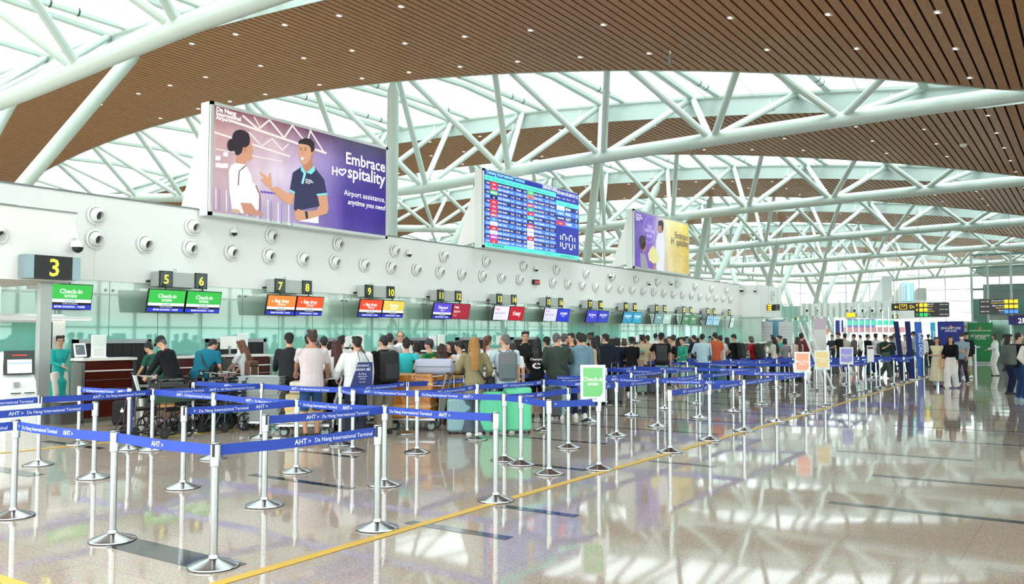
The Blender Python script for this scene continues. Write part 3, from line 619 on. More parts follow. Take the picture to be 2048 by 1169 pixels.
for i, c in enumerate(('ffffff', '40e070', 'ffffff', 'ff4060')): qr(yr + .08 + i * .42, yr + .13 + i * .42, .125, .145, c, 3); qt('0-5 Phut', yr + .15 + i * .42, .145, .06)
qr(yr, L - .04, .18, .245, '54e0c4', 2); qt('Hãng bay', yr + .2, .23, .09, '1d5a70'); qt('Chuyến bay    Phút', yr + .85, .23, .08, '1d5a70')
for i, (f, n, c) in enumerate((('BR384', '14', 'eef4f8'), ('PR586', '19', '4a90e0'), ('SQ571', '8', '17236e'), ('TW008', '3', 'e02040'))):
    t0 = .245 + i * .072; qr(yr, L - .04, t0, t0 + .072, '3f74e6' if i % 2 else '17236e', 2); qr(yr + .04, yr + .7, t0 + .006, t0 + .066, c, 3); qt(f, yr + .78, t0 + .055, .16); qt(n + "'", L - .32, t0 + .055, .16)
    qt(['EVA AIR', 'Philippines', 'SINGAPORE', "t'way"][i], yr + .37, t0 + .05, .1, '1a6a4a' if i == 0 else 'ffffff', 'c', 4)
def seg7(d, y, z, w, hh, c):
    S = {'1': 'bc', '0': 'abcdef'}[d]; tk = .028
    R_ = {'a': (y, z + hh, w, 0), 'g': (y, z + hh / 2, w, 0), 'd': (y, z, w, 0), 'b': (y + w, z + hh / 2, 0, hh / 2), 'c': (y + w, z, 0, hh / 2), 'f': (y, z + hh / 2, 0, hh / 2), 'e': (y, z, 0, hh / 2)}
    for s in S:
        a, zz, dy, dz = R_[s]
        if dy: b.poly([Q(a + .04, zz - tk, 3), Q(a + dy - .04, zz - tk, 3), Q(a + dy - .04, zz + tk, 3), Q(a + .04, zz + tk, 3)], em('ffffff', 1.2))
        else: b.poly([Q(a - tk, zz + .05, 3), Q(a + tk, zz + .05, 3), Q(a + tk, zz + dz - .05, 3), Q(a - tk, zz + dz - .05, 3)], em('ffffff', 1.2))
zb, hh = h * .15, .58; yc = yr + .42
for d, dy in (('1', -.34), ('0', .10), ('0', .66), ('1', .86)): seg7(d, yc + dy, zb, .28, hh, 'ffffff')
for zz in (.17, .41): b.poly([Q(yc + .50, zb + zz, 3), Q(yc + .55, zb + zz, 3), Q(yc + .55, zb + zz + .06, 3), Q(yc + .50, zb + zz + .06, 3)], em('ffffff', 1.2))
qt('www.danangairport.vn', L - 1.6, .975, .13, '1d5a70'); qt('Follow us', yr - .9, .975, .12, '1d7a80'); qt('07:18  ● ● ● ● ●', .2, .975, .13, '1d7a80')
b.obj('display', t)
# third billboard
C0, C1, CZ0, CZ1 = 38.05, 45.0, 4.98, 7.92
t, L, h = board(C0, C1, CZ0, CZ1, 'billboard', 'smaller looking purple and yellow billboard with two figures and a conical hat', 'billboard', 1)
P = poster(t, C0, CZ0, 900, 320, 4.096)
bgC = gradmat('poster_print_2', [(0, '7a5cc0'), (.3, '8a6ccc'), (.45, 'd8c8e0'), (.6, 'f0e2a0'), (1, 'e8c850')], [(0, 'f0e8ff'), (1, 'ffffff')], 0, L, 0, h)
b = MB(); b.poly([(.042, .09, .09), (.042, L - .09, .09), (.042, L - .09, h - .09), (.042, .09, h - .09)], bgC)
cp = [(1630 + 48 * cos(a * .3927), 570 + 112 * sin(a * .3927)) for a in range(17)]
for a, c in zip(cp, cp[1:]): pl(b, a, c, 3, 'c8b8f0', 2)
for s, p0, p1 in [('THE', (1612, 560), (1645, 570)), ('HERITAGE', (1592, 588), (1670, 612)), ('ROAD', (1608, 632), (1652, 645))]: bt(b, s, p0, p1, P, 'd8ccf4', .02)
pg(b, [(1705, 500), (1735, 495), (1748, 520), (1745, 570), (1730, 600), (1712, 590), (1705, 550)], '2a1a1a', 4); pg(b, [(1705, 540), (1728, 540), (1732, 590), (1715, 600), (1704, 575)], 'c08868', 5)
pg(b, [(1700, 605), (1745, 595), (1758, 680), (1755, 800), (1750, 915), (1690, 905), (1680, 760), (1685, 660)], 'e6e4f0', 3)
pg(b, [(1660, 700), (1685, 740), (1712, 800), (1705, 840), (1660, 850), (1625, 820), (1618, 770), (1635, 730)], 'e8dca0', 6)
pg(b, [(1548, 660), (1560, 625), (1585, 618), (1602, 640), (1600, 700), (1580, 740), (1558, 720)], '2a2030', 4); pg(b, [(1580, 670), (1604, 690), (1600, 745), (1575, 765), (1568, 720)], 'b07a60', 4)
pg(b, [(1555, 765), (1590, 770), (1612, 830), (1622, 900), (1560, 885)], '9a98a8', 3); pg(b, [(1650, 900), (1680, 845), (1690, 855), (1665, 905)], 'c08868', 5)
bt(b, 'Embrace', (1840, 640), (1945, 660), P, '44444c', .01); bt(b, 'H  spitality', (1807, 690), (1950, 722), P, '44444c', .01); bt(b, 'Where people', (1860, 795), (1950, 808), P, 'b0a060', 0); bt(b, 'feel right', (1905, 830), (1950, 838), P, 'b0a060', 0); bt(b, 'Da Nang', (1518, 455), (1562, 466), P); bt(b, 'International', (1518, 475), (1572, 488), P); bt(b, 'Airport', (1518, 492), (1550, 500), P)
b.obj('poster', t)
# ------------------------------------------------ baggage hatches and desks
STRIP = M('14191a', .5)
lbh = ['behind the desk with the white tablet stand', 'behind the woman with long brown hair', 'behind the people in white tops', 'behind the woman in turquoise', 'beside the woman with fair hair', 'beside the man with glasses in black']
for k in range(12):
    y0 = 10.45 + 3.52 * k
    t = thing('baggage_hatch', 'steel framed baggage hatch with black strips, ' + (lbh[k] if k < 6 else ['seventh', 'eighth', 'ninth', 'tenth', 'eleventh', 'twelfth'][k - 6] + ' along the glass wall'), 'hatch', (WX, y0, 0), 0, 'baggage hatches along the glass wall')
    b = MB()
    for c, d in (((.05, .05, .8), (.12, .1, 1.6)), ((.05, 1.85, .8), (.12, .1, 1.6)), ((.05, .95, 1.56), (.12, 1.9, .1))): b.box(c, d, STEELD)
    b.obj('frame', t)
    b = MB(); b.box((0.0, .95, .78), (.03, 1.7, 1.5), M('090b0b', .9))
    for i in range(14): b.box((.03 + .008 * (i % 2), .16 + i * .122, .78), (.006, .12, 1.5), STRIP)
    b.obj('strip_curtain', t)
MAHO = M('4a1a12', .15, spec=.25); DTOP = M('e9e7e3', .3); SST = M('8b8c8a', .3, .8)
dk = thing('check_in_desk', '', 'desk'); b = MB(); b.box((-.2, .5, .04), (.36, 1.0, .08), SST); b.box((-.2, .5, .64), (.34, .96, 1.14), MAHO); b.obj('body', dk)
b = MB()
for z in (.42, .64, .82): b.box((.0, .5, z), (.01, .98, .012), STEELD)
b.box((0.0, .5, 1.0), (.03, 1.0, .025), DTOP); b.obj('trim_strip', dk)
b = MB(); b.box((-.2, .5, 1.225), (.46, 1.14, .05), DTOP); b.obj('worktop', dk)
b = MB(); b.box((-.2, -.04, .6), (.38, .07, 1.14), SST); b.obj('side_panel', dk); b = MB(); b.box((-.2, 1.04, .6), (.38, .07, 1.14), SST); b.obj('side_panel', dk)
b = MB(); b.box((-.3, -.26, .21), (.56, .36, .42), SST); b.box((-.3, -.26, .43), (.58, .38, .02), DTOP); b.obj('baggage_scale', dk)
names = ['reddish wooden check-in desk with a steel end beside the woman in turquoise', 'reddish wooden check-in desk behind the trolleys, between the first and second hatch']
for k in range(13):
    y = 9.15 + 3.52 * k; lb = names[0] if k == 0 else ('reddish check-in desk with a white top under the sign for counter %d' % (3 + 2 * k)); g = 'check-in desks'
    if k == 0: dk.location = (-16.3, y, 0); dk['label'] = lb; dk['group'] = g
    else: dup(dk, (-16.3, y, 0), None, lb, g)
    if k > 0: dup(dk, (-16.3, y - 1.78, 0), None, 'reddish check-in desk, nearer one of the pair under the sign for counter %d' % (3 + 2 * k), g)
dup(dk, (-16.9, 7.2, 0), None, 'reddish wooden check-in desk behind the self-service kiosk', 'check-in desks')
# things on the first desks
def monitor(loc, rz, label):
    t = thing('desk_monitor', label, 'monitor', loc, rz, 'white monitors on the far desks' if 'sign' in label else None); b = MB(); b.box((0, 0, .28), (.03, .45, .3), WHITE); b.box((-.017, 0, .28), (.004, .42, .27), M('dfe4ea', .2)); b.obj('screen_case', t)
    b = MB(); b.box((.03, 0, .1), (.03, .05, .2), STEELD); b.box((.03, 0, .01), (.16, .2, .015), STEELD); b.obj('stand', t)
t = thing('tablet_stand', 'small white tablet on a slanted stand on the first desk', 'tablet', (-16.6, 9.22, 1.25), R(-10))
b = MB(); T = Matrix.Rotation(R(-22), 4, 'Y'); b.box((0, 0, .17), (.03, .22, .28), WHITE, mat=T); b.obj('case', t)
b = MB(); b.box((.017, 0, .17), (.004, .17, .21), M('4a555c', .1), mat=T); b.obj('display', t); b = MB(); b.poly([(-.02, -.06, 0), (-.02, .06, 0), (-.16, .06, 0), (-.16, -.06, 0)], WHITE, (0, 0, .01)); b.tube([(-.14, -.05, 0), (-.05, -.05, .2)], .008, WHITE, 6); b.obj('stand', t)
def holder(loc, label, w=.3, hh=.46):
    t = thing('document_holder', label, 'document holder', loc, 0, 'white document holders on the far desks' if 'sign' in label else None); b = MB(); b.box((0, 0, hh / 2), (.03, w, hh), WHITE); b.box((.0, 0, .01), (.14, w, .02), WHITE); b.obj('panel', t)
    b = MB(); b.box((.017, 0, hh * .72), (.003, w * .9, hh * .45), M('dfe9e6', .3)); b.box((.017, 0, hh * .25), (.003, w * .9, hh * .4), M('f2f2f2', .4))
    for i in range(7): b.box((.019, 0, hh * (.1 + .05 * i)), (.001, w * .7, .004), GREYP)
    b.obj('leaflet', t)
holder((-16.55, 9.55, 1.25), 'white document holder on the first desk beside the tablet')
holder((-16.6, 13.1, 1.25), 'white document holder on the desk behind the woman with long brown hair', .28, .5)
monitor((-16.65, 12.75, 1.25), 0, 'white desk monitor beside the document holder at the second hatch')
for k in range(2, 9): monitor((-16.65, 9.6 + 3.52 * k, 1.25), R(10), 'white monitor on a check-in desk farther along the row, beneath a hanging sign')
for k in range(2, 7): holder((-16.6, 9.95 + 3.52 * k, 1.25), 'white document holder on a check-in desk farther along the row, beneath a hanging sign')
# office chair behind the desk
def chair(loc, rz, label):
    t = thing('office_chair', label, 'chair', loc, rz); b = MB(); b.rbox((0, -.22, 1.0), (.46, .06, .5), .06, BLACK); b.obj('backrest', t); b = MB(); b.rbox((0, 0, .62), (.46, .46, .08), .1, BLACK); b.obj('seat', t)
    b = MB(); b.tube([(0, 0, .1), (0, 0, .6)], .03, STEELD); [b.tube([(0, 0, .1), (.28 * cos(a), .28 * sin(a), .06)], .02, BLACK, 6) for a in [i * 1.257 for i in range(5)]]; b.tube([(0, -.2, .62), (0, -.25, .8)], .02, BLACK); b.obj('base', t)
    for i in range(5): a = i * 1.257; b = MB(); b.ell((.28 * cos(a), .28 * sin(a), .03), (.03, .02, .03), BLACK); b.obj('caster', t)
chair((-17.5, 12.0, 0), R(80), 'black office chair behind the desks right of the man in black'); 
# ------------------------------------------------ kiosk
kp = fl(32, 862); t = thing('self_service_kiosk', 'white self-service kiosk with a tilted screen and slots', 'kiosk', (kp.x, kp.y, 0), R(-8))
prof = [(-.28, 0), (-.2, 1.38), (.0, 1.42), (.06, 1.38), (.02, 1.0), (.16, .88), (.26, .55), (.26, 0)]
KW = M('e7ecea', .3); b = MB(); b.poly([(x, -.25, z) for x, z in prof], KW, (0, .5, 0)); b.obj('body', t)
b = MB(); b.poly([(.065, -.25, 1.0), (.105, -.25, 1.0), (.065, -.25, 1.43), (.02, -.25, 1.43)], BEZ, (0, .5, 0)); b.obj('screen_bezel', t)
b = MB(); b.poly([(.106, -.2, 1.03), (.106, .2, 1.03), (.080, .2, 1.27), (.080, -.2, 1.27)], em('dfe8ec', .7)); b.poly([(.1, -.2, 1.2), (.1, .2, 1.2), (.098, .2, 1.215), (.098, -.2, 1.215)], em('7aa8d8', .7)); b.obj('touch_screen', t)
b = MB(); b.poly([(.074, -.12, 1.34), (.074, .12, 1.34), (.07, .12, 1.37), (.07, -.12, 1.37)], em('ff3a20', 1.5)); b.obj('status_light', t)
b = MB(); b.box((.25, -.1, .68), (.03, .16, .015), BLACK); b.box((.25, .12, .68), (.03, .16, .015), BLACK); b.box((.2, -.08, .83), (.05, .09, .09), M('9aa0a2', .3)); b.obj('slot', t)
# ================================================================ BELT POSTS
BELT = M('2447b4', .55); BELTX = M('e4ecff', .5); PH = .915
pst = thing('belt_post', '', 'stanchion')
b = MB(); b.lathe([(.0285, .03), (.0285, .74)], STEEL, 16, cap=False); b.obj('pole', pst)
b = MB(); b.lathe([(.185, 0), (.188, .008)], RUBBER, 32, cap=False); b.lathe([(.187, .006), (.185, .016), (.16, .026), (.06, .058), (.04, .066), (.036, .09), (.0, .092)], STEEL, 32, cap=False); b.obj('base', pst)
b = MB(); b.lathe([(.0285, .735), (.038, .74), (.038, .90), (.034, .912), (.001, .915)], STEEL, 20, cap=False); b.box((.038, 0, .855), (.008, .02, .09), BLACK); b.lathe([(.0385, .9), (.0385, .908)], BLACK, 20, cap=False); b.obj('head', pst)
nP = [0]
XS = {'a': -5.25, 'b': -6.8, 'c': -8.3, 'd': -9.9, 'e': -11.6, 'f': -13.15}
posts = {}
def post(key, x, y, label, group='belt posts'):
    l = (x, y, 0)
    if nP[0] == 0: pst.location = l; pst['label'] = label; pst['group'] = group; o = pst; pst.rotation_euler.z = -1.0
    else: o = dup(pst, l, random.uniform(-3, 3), label, group)
    nP[0] += 1; posts[key] = (o, V((x, y, 0))); return o
_bm = {}
def belt(a, c, txt=True, z=.855, w=.082):
    o, p = posts[a]; _, q = posts[c] if isinstance(c, str) else (None, V(c))
    # left end first as seen from the hall side, so that the lettering reads the right way round
    P0, P1 = (p, q) if px((*p[:2], .85))[0] < px((*q[:2], .85))[0] else (q, p)
    d = P1 - P0; L = d.length; u = d.normalized(); P0 = P0 + u * .038; P1 = P1 - u * .038; L -= .076
    n = V((u.y, -u.x, 0)); 
    if n.dot(CAMP - P0) < 0: n = -n
    b = MB(); sag = min(.02, L * .008)
    k = max(2, int(L / .5)); A = []
    for i in range(k + 1): t = i / k; A.append(P0 + u * (L * t) + V((0, 0, z - 4 * sag * t * (1 - t))))
    for a0, a1 in zip(A, A[1:]): b.poly([a0 - UZ * w / 2, a1 - UZ * w / 2, a1 + UZ * w / 2, a0 + UZ * w / 2], BELT, -n * .003)
    dist = (P0 - CAMP).length
    if txt and dist < 34:
        s = random.uniform(-.5, 0); per = .93 
        while s < L - .1:
            for str_, o_, sz, bo in (('AHT', 0, .060, .03), ('>', .135, .05, .03), ('Da Nang International Terminal', .20, .049, .012)):
                wd_ = tmesh(str_, bo)[2] * sz
                if s + o_ > .01 and s + o_ + wd_ < L - .01:
                    t = (s + o_ + wd_ / 2) / L; b.text(str_, P0 + u * (s + o_) + V((0, 0, z - .018 - 4 * sag * t * (1 - t))) + n * .0015, u, UZ, sz, BELTX, bold=bo)
            s += per
    m = b.mesh('belt', False); e = bpy.data.objects.new('belt', m); COL.objects.link(e); e.parent = o
    e.matrix_parent_inverse = Matrix.Identity(4); e.matrix_local = (Matrix.Translation(o.location) @ o.rotation_euler.to_matrix().to_4x4()).inverted()
lanes = {'a': 'outermost line on the yellow floor stripe', 'b': 'second line from the yellow stripe', 'c': 'third line from the yellow stripe', 'd': 'fourth line from the yellow stripe', 'e': 'fifth line, near the trolleys', 'f': 'innermost line, nearest the desks'}
grid = {'a': [4.07, 5.67, 7.3, None, 11.74, 13.4, 15.02, 16.96, 19.02, 21.11], 'b': [4.1, 5.78, 7.32, 9.66, 11.31, 13.1, 14.8, 16.83, 18.72, 20.76],
        'c': [4.1, 5.93, 7.4, 9.59, 11.34, 13.11, 14.9, 16.52, 18.45, 20.22], 'd': [None, 5.73, 7.54, 9.56, 11.3, 13.1, 14.9, 16.8, 18.6, 20.17], 'e': [None, 5.88, 7.6, 9.5, 11.27, 13.2], 'f': [None, None, 7.32, 9.35]}
rows = ['front row', 'second row', 'third row', 'fourth row', 'fifth row', 'sixth row', 'seventh row', 'eighth row', 'ninth row', 'tenth row']
EX = {'a0': -5.45, 'b0': -6.83, 'c0': -8.49, 'a1': -5.31, 'b1': -6.95, 'c1': -8.51, 'd1': -9.97, 'e1': -11.56, 'a2': -5.18, 'b2': -6.75, 'c2': -8.31, 'd2': -10.15, 'e2': -11.68, 'f2': -13.19, 'b3': -6.71, 'c3': -8.21, 'd3': -9.75, 'e3': -11.53, 'f3': -13.16,
      'b4': -6.67, 'c4': -8.43, 'e4': -11.53, 'b5': -6.78, 'c5': -8.25, 'a4': -5.2, 'a5': -5.24, 'a6': -5.23, 'a7': -5.25, 'a8': -5.25, 'a9': -5.37, 'b6': -6.8, 'b7': -6.79, 'b8': -6.76, 'b9': -6.79, 'c7': -8.2, 'c8': -8.3, 'c9': -8.25}
for k, ys in grid.items():
    for i, y in enumerate(ys):
        if y: post(k + str(i), EX.get(k + str(i), XS[k]), y, 'chrome belt post, %s, %s' % (lanes[k], rows[i]))
post('a3', -5.29, 9.73, 'chrome belt post carrying the green Check-in notice'); post('x1', -5.62, 9.06, 'chrome belt post in front of the green Check-in notice, lower left of it'); post('x2', -6.33, 9.5, 'chrome belt post left of the one before the Check-in notice')
post('d3b', -9.06, 9.14, 'chrome belt post behind the front rows, beside the man in the pink shirt'); post('e2b', -12.04, 7.45, 'chrome belt post with a loose belt hanging down, by the wheelchairs')
post('z0', -8.42, 2.5, 'x'); post('z1', -9.9, 3.9, 'x'); post('z2', -11.6, 4.2, 'x'); post('z3', -6.83, 2.4, 'x')
for k, lb in (('z0', 'chrome belt post just outside the picture, lower left front'), ('z1', 'chrome belt post just outside the picture, left of the second row'), ('z2', 'chrome belt post just outside the picture, left of the kiosk side')): posts[k][0]['label'] = lb
for x in list(posts['z3'][0].children) + [posts['z3'][0]]: bpy.data.objects.remove(x)
del posts['z3']
for a, c in [('c0', 'b0'), ('b0', 'a0'), ('a0', 'a1'), ('b1', 'b2'), ('b2', 'a2'), ('c2', 'b2'), ('d2', 'c2'), ('c1', 'c2'), ('e2', 'd2'), ('z1', 'd1'), ('z2', 'e1'), ('e1', 'e2'), ('z0', 'c0'), ('e2b', 'f2'), ('e2', 'e3'),
             ('e3', 'd3'), ('d3', 'd3b'), ('d3', 'c3'), ('c3', 'b3'), ('b3', 'x2'), ('x2', 'x1'), ('x1', 'a3'), ('d3', 'd4'), ('c4', 'c5'), ('b3', 'b4'), ('b4', 'b5'), ('d4', 'd5'), ('c3', 'c4'), ('a4', 'a5'), ('a5', 'a6'), ('a6', 'a7'), ('a7', 'a8'),
             ('b5', 'b6'), ('c5', 'b5'), ('b6', 'a6'), ('c6', 'b6'), ('c5', 'c6'), ('b7', 'b8'), ('b6', 'b7'), ('c6', 'c7'), ('c7', 'c8'), ('b8', 'b9'), ('c8', 'c9'), ('d6', 'c6'), ('d6', 'd7'), ('d7', 'd8'), ('d8', 'd9'), ('d5', 'd6'), ('d8', 'c8'), ('e4', 'd4'), ('d9', 'c9'), ('f3', 'e3'), ('c9', 'b9'), ('b8', 'a8')]:
    belt(a, c)
# loose hanging belt
o, p = posts['e2b']; b = MB(); b.box((.045, .02, .57), (.004, .08, .62), BELT); e = b.obj('loose_belt', o)
# second block farther on
far = [('g', -5.75, [25.19, 27.28, 29.33, 31.65, 33.49, 35.77, 37.8]), ('h', -7.1, [24.6, 26.93, 28.7, 30.72, 32.54, 34.6]), ('i', -8.6, [24.35, 26.21, 27.9, 29.69, 31.4]), ('j', -10.0, [23.86, 25.6, 27.5, 29.42, 31.21]), ('k', -11.6, [24.2, 26.4, 28.6, 30.8])]
fl_ = {'g': 'beside the yellow line', 'h': 'in its second line', 'i': 'in its third line', 'j': 'in its fourth line', 'k': 'in its innermost line'}
for k, x, ys in far:
    for i, y in enumerate(ys): post(k + str(i), x, y, 'distant chrome belt post of the second queue, %s, %s one' % (fl_[k], ['first', 'second', 'third', 'fourth', 'fifth', 'sixth', 'seventh'][i]), 'distant belt posts')
for k, x, ys in far:
    for i in range(len(ys) - 1):
        if not (k == 'g' and i % 2): belt(k + str(i), k + str(i + 1))
for a, c in [('h0', 'g0'), ('i0', 'h0'), ('j0', 'i0'), ('k0', 'j0'), ('h2', 'g2'), ('i4', 'h4'), ('j4', 'i4'), ('j2', 'i2'), ('h5', 'g4')]: belt(a, c)
# notices on posts
def notice(key, x, y, w, h, z0, c, lines, foot, label, rz, tag_='EVA AIR'):
    t = thing('notice_board', label, 'notice', (x, y, 0), rz); b = MB(); F = M('c3cdd0', .3, .3)
    b.box((0, 0, z0 + h / 2), (w, .02, h), F); b.tube([(0, .012, .9), (0, .012, z0 + .05)], .01, F, 8); b.obj('frame', t)
    b = MB(); y_ = -.012; b.poly([(-w / 2 + .02, y_, z0 + .02), (w / 2 - .02, y_, z0 + .02), (w / 2 - .02, y_, z0 + h - .02), (-w / 2 + .02, y_, z0 + h - .02)], M('eef2ee', .25))
    b.poly([(-w / 2 + .035, y_ - .001, z0 + .065), (w / 2 - .07, y_ - .001, z0 + .065), (w / 2 - .045, y_ - .001, z0 + .1), (w / 2 - .035, y_ - .001, z0 + .13), (w / 2 - .035, y_ - .001, z0 + h - .035), (-w / 2 + .035, y_ - .001, z0 + h - .035)], M(c, .15, spec=.9))
    X = V((1, 0, 0))
    for s, zf, sz in lines: b.text(s, (0, y_ - .003, z0 + h * zf), X, UZ, sz, M('ffffff', .4), 'c', bold=.02, maxw=w * .84)
    if tag_: b.text(tag_, (0, y_ - .003, z0 + .03), X, UZ, .03, M('0a7a4a', .4), 'c', bold=.02)
    b.obj('poster', t); return t
notice('a3', -5.33, 9.66, .32, .47, .86, '3fb24e', [('Check-in', .56, .075), ('報到服務', .45, .035)], 1, 'green Check-in notice on top of a belt post', R(29))
notice('a8', -5.28, 18.95, .33, .46, .88, 'f08a5e', [('Bag drop', .5, .075), ('行李託運', .38, .04)], 1, 'orange Bag drop notice on a distant post', R(18))
notice('a9', -5.4, 21.04, .34, .46, .88, 'dfc05a', [('Priority', .52, .075), ('優先服務', .4, .04)], 1, 'yellow Priority notice on a distant post', R(18))
notice('g0', -5.78, 25.1, .36, .48, .88, '6a62cc', [('Diamond', .5, .075), ('鑽石卡', .38, .04)], 1, 'purple Diamond notice on a distant post', R(18))
t = notice('g1', -5.66, 27.6, .2, .5, .88, 'e6e8ea', [], 1, 'small tall white notice on a distant post', R(25), None)
b = MB(); b.box((0, -.016, 1.31), (.16, .004, .07), M('7a2a4a', .4)); b.obj('heading', t)
# ================================================================ PEOPLE
PEND = []
def pend(mb, name, parent, voxel, mat, extra=None, it=2, disp=0):
    me = bpy.data.meshes.new(name); me.from_pydata(mb.v, [], mb.f); me.update()
    o = bpy.data.objects.new(name, me); COL.objects.link(o); o.parent = parent
    m = o.modifiers.new('r', 'REMESH'); m.mode = 'VOXEL'; m.voxel_size = voxel
    if it: q = o.modifiers.new('s', 'SMOOTH'); q.iterations = it; q.factor = .5
    PEND.append((o, mat, extra)); return o
def flush():
    bpy.context.view_layer.update(); dg = bpy.context.evaluated_depsgraph_get()
    out = [(o, bpy.data.meshes.new_from_object(o.evaluated_get(dg)), mat, ex) for o, mat, ex in PEND]
    for o, me, mat, ex in out:
        nv = len(me.vertices); b = MB(); b.mi(mat)
        if ex and ex.v:
            b.v = [tuple(v.co) for v in me.vertices]; b.f = [tuple(p.vertices) for p in me.polygons]; b.m = [0] * len(b.f)
            b.f += [tuple(i + nv for i in f) for f in ex.f]; b.v += ex.v; b.m += [b.mi(ex.mats[i]) for i in ex.m]
            bpy.data.meshes.remove(me); me = b.mesh(o.name, True, 80)
        else:
            me.materials.clear(); me.materials.append(mat); me.polygons.foreach_set('material_index', [0] * len(me.polygons)); me.polygons.foreach_set('use_smooth', [True] * len(me.polygons))
        old = o.data; o.modifiers.clear(); o.data = me; bpy.data.meshes.remove(old)
    PEND.clear()
def ik(a, c, l1, l2, hint):
    d = c - a; L = d.length
    if L > (l1 + l2) * .995: c = a + d.normalized() * (l1 + l2) * .995; d = c - a; L = d.length
    x = (l1 * l1 - l2 * l2 + L * L) / (2 * L); h = math.sqrt(max(l1 * l1 - x * x, 0)); u = d.normalized(); hn = hint - u * hint.dot(u)
    return a + u * x + hn.normalized() * h, c
ARM = {'d': (.25, .03, .84), 'c': (.2, .42, 1.03), 'p': (.07, .3, 1.14), 'x': (-.09, .23, 1.13), 'k': (.2, .30, 1.1), 'w': (.25, -.16, .87), 'v': (.23, .2, .88), 'h': (.2, .10, .98), 'r': (.17, .46, .93), 'u': (.07, .17, 1.42), 'b': (.1, -.17, .95), 'n': (.15, .2, 1.3), 's': (.24, .02, 1.0)}
HM = {}
def hairmat(c):
    if c not in HM: HM[c] = M(c, .45, bump=.6, bscale=45, spec=.5)
    return HM[c]
PEOPLE = {}
def person(x, fy, h, face, hair, hc, top, tc, bot, bc, shoe, aL, aR, lean, turn, label, fem=0, nod=0, skin=None, stride=0, pos=None, capc=None, extra=(), wide=1.0, key=None, dy=0):
    p = V(pos) if pos else fl(x, fy); p = V((p.x, p.y, 0)); dist = (p - CAMP).length
    far = dist > 21; vx = .012 if dist < 17 else (.016 if dist < 24 else .024)
    bear = math.atan2(p.y, p.x); fz = bear + R(face); rz = fz - pi / 2
    t = thing('person', label, 'person', p, rz); s = h / 1.75; t.scale = (s, s, s); sk = skin or SKIN
    g = (.92 if fem else 1.0) * wide; la = R(lean); HZ = .93
    def U(q):
        q = V(q)
        if q.z <= HZ - .08 or not lean: return q
        k = min(1, (q.z - HZ + .08) / .16); r = q - V((0, 0, HZ)); a = -la * k
        return V((r.x, r.y * cos(a) - r.z * sin(a), HZ + r.y * sin(a) + r.z * cos(a)))
    def ringz(z, w, d, yc=0, n=14): return [tuple(U((w * cos(2 * pi * j / n) * (1 - .10 * abs(sin(4 * pi * j / n))) * 1.03, yc + d * sin(2 * pi * j / n), z))) for j in range(n)]
    if fem: TS = [(.84, .165, .115, -.01), (.93, .17, .12, -.012), (1.04, .128, .095, 0), (1.14, .132, .1, .005), (1.25, .155, .118, .018), (1.34, .165, .105, .0), (1.41, .15, .08, -.01), (1.455, .075, .06, -.01), (1.5, .048, .05, -.002)]
    else: TS = [(.84, .16, .115, -.005), (.93, .165, .12, 0), (1.05, .155, .11, .005), (1.16, .165, .115, .008), (1.28, .185, .122, .008), (1.37, .192, .11, -.002), (1.43, .165, .085, -.012), (1.47, .085, .065, -.012), (1.51, .058, .056, -.002)]
    TS = [(z, w * g, d * g, y) for z, w, d, y in TS]
    # limbs
    SW = .185 * g; arms = {}
    for sg, a in ((-1, aL), (1, aR)):
        S = U((sg * SW, -.01, 1.405)); w = ARM[a] if isinstance(a, str) else a; Wt = V((sg * w[0], w[1], w[2]))
        if a in ('d', 'w', 'v', 'h', 's', 'u', 'x', 'p', 'b', 'n') and lean: Wt = U(Wt) if lean < 25 else U(Wt) + V((0, .05, -.03))
        hint = V((sg * .7, -1, -.35)); E, Wt = ik(S, Wt, .275, .245, hint); arms[sg] = (S, E, Wt)
    legs = {}
    for sg in (-1, 1):
        off = stride * sg; A = V((sg * .095, off * .5 - (.03 if stride else 0), .085 + (abs(off) * .12 if off < 0 else 0))); Hh = V((sg * .09, 0, .90))
        K, A = ik(Hh, A, .425, .41, V((sg * .12, 1, 0))); legs[sg] = (Hh, K, A)
    hc0 = U((0, .012, 1.625)); HT = Matrix.Translation(hc0) @ Matrix.Rotation(R(turn), 4, 'Z') @ Matrix.Rotation(-R(nod) - la * .45, 4, 'X')
    # body
    b = MB(); m = sk
    b.rings([ringz(z, w * .93, d * .9, y) for z, w, d, y in TS], m)
    b.tube([U((0, -.008, 1.44)), U((0, .0, 1.5)), hc0 + HT.to_3x3() @ V((0, -.015, -.05))], [.062, .054, .052], m, 12)
    b.ell((0, 0, 0), (.074, .093, .112), m, 14, HT); b.ell((0, .025, -.065), (.052, .058, .05), m, 12, HT); b.ell((0, .097, -.018), (.012, .02, .024), m, 8, HT); b.ell((0, .088, .03), (.05, .012, .012), m, 8, HT)
    for sg in (-1, 1): b.ell((sg * .077, -.005, -.008), (.012, .022, .032), m, 8, HT); b.ell((sg * .035, .068, -.03), (.024, .02, .024), m, 8, HT)
    for sg in (-1, 1):
        S, E, Wt = arms[sg]; f = (Wt - E).normalized(); b.ell(S, (.055, .055, .055), m, 8)
        b.tube([S, S.lerp(E, .4), E, E.lerp(Wt, .3), E.lerp(Wt, .75), Wt, Wt + f * .02], [.05, .045, .037, .039, .03, .024, .023], m, 10)
        Hh, K, A = legs[sg]; b.tube([Hh, Hh.lerp(K, .4), K, K.lerp(A, .3), K.lerp(A, .7), A], [.09, .076, .052, .054, .04, .034], m, 10); b.tube([A, A + V((0, .05, -.05)), A + V((0, .13, -.06))], [.034, .034, .028], m, 8)
    ex = MB()
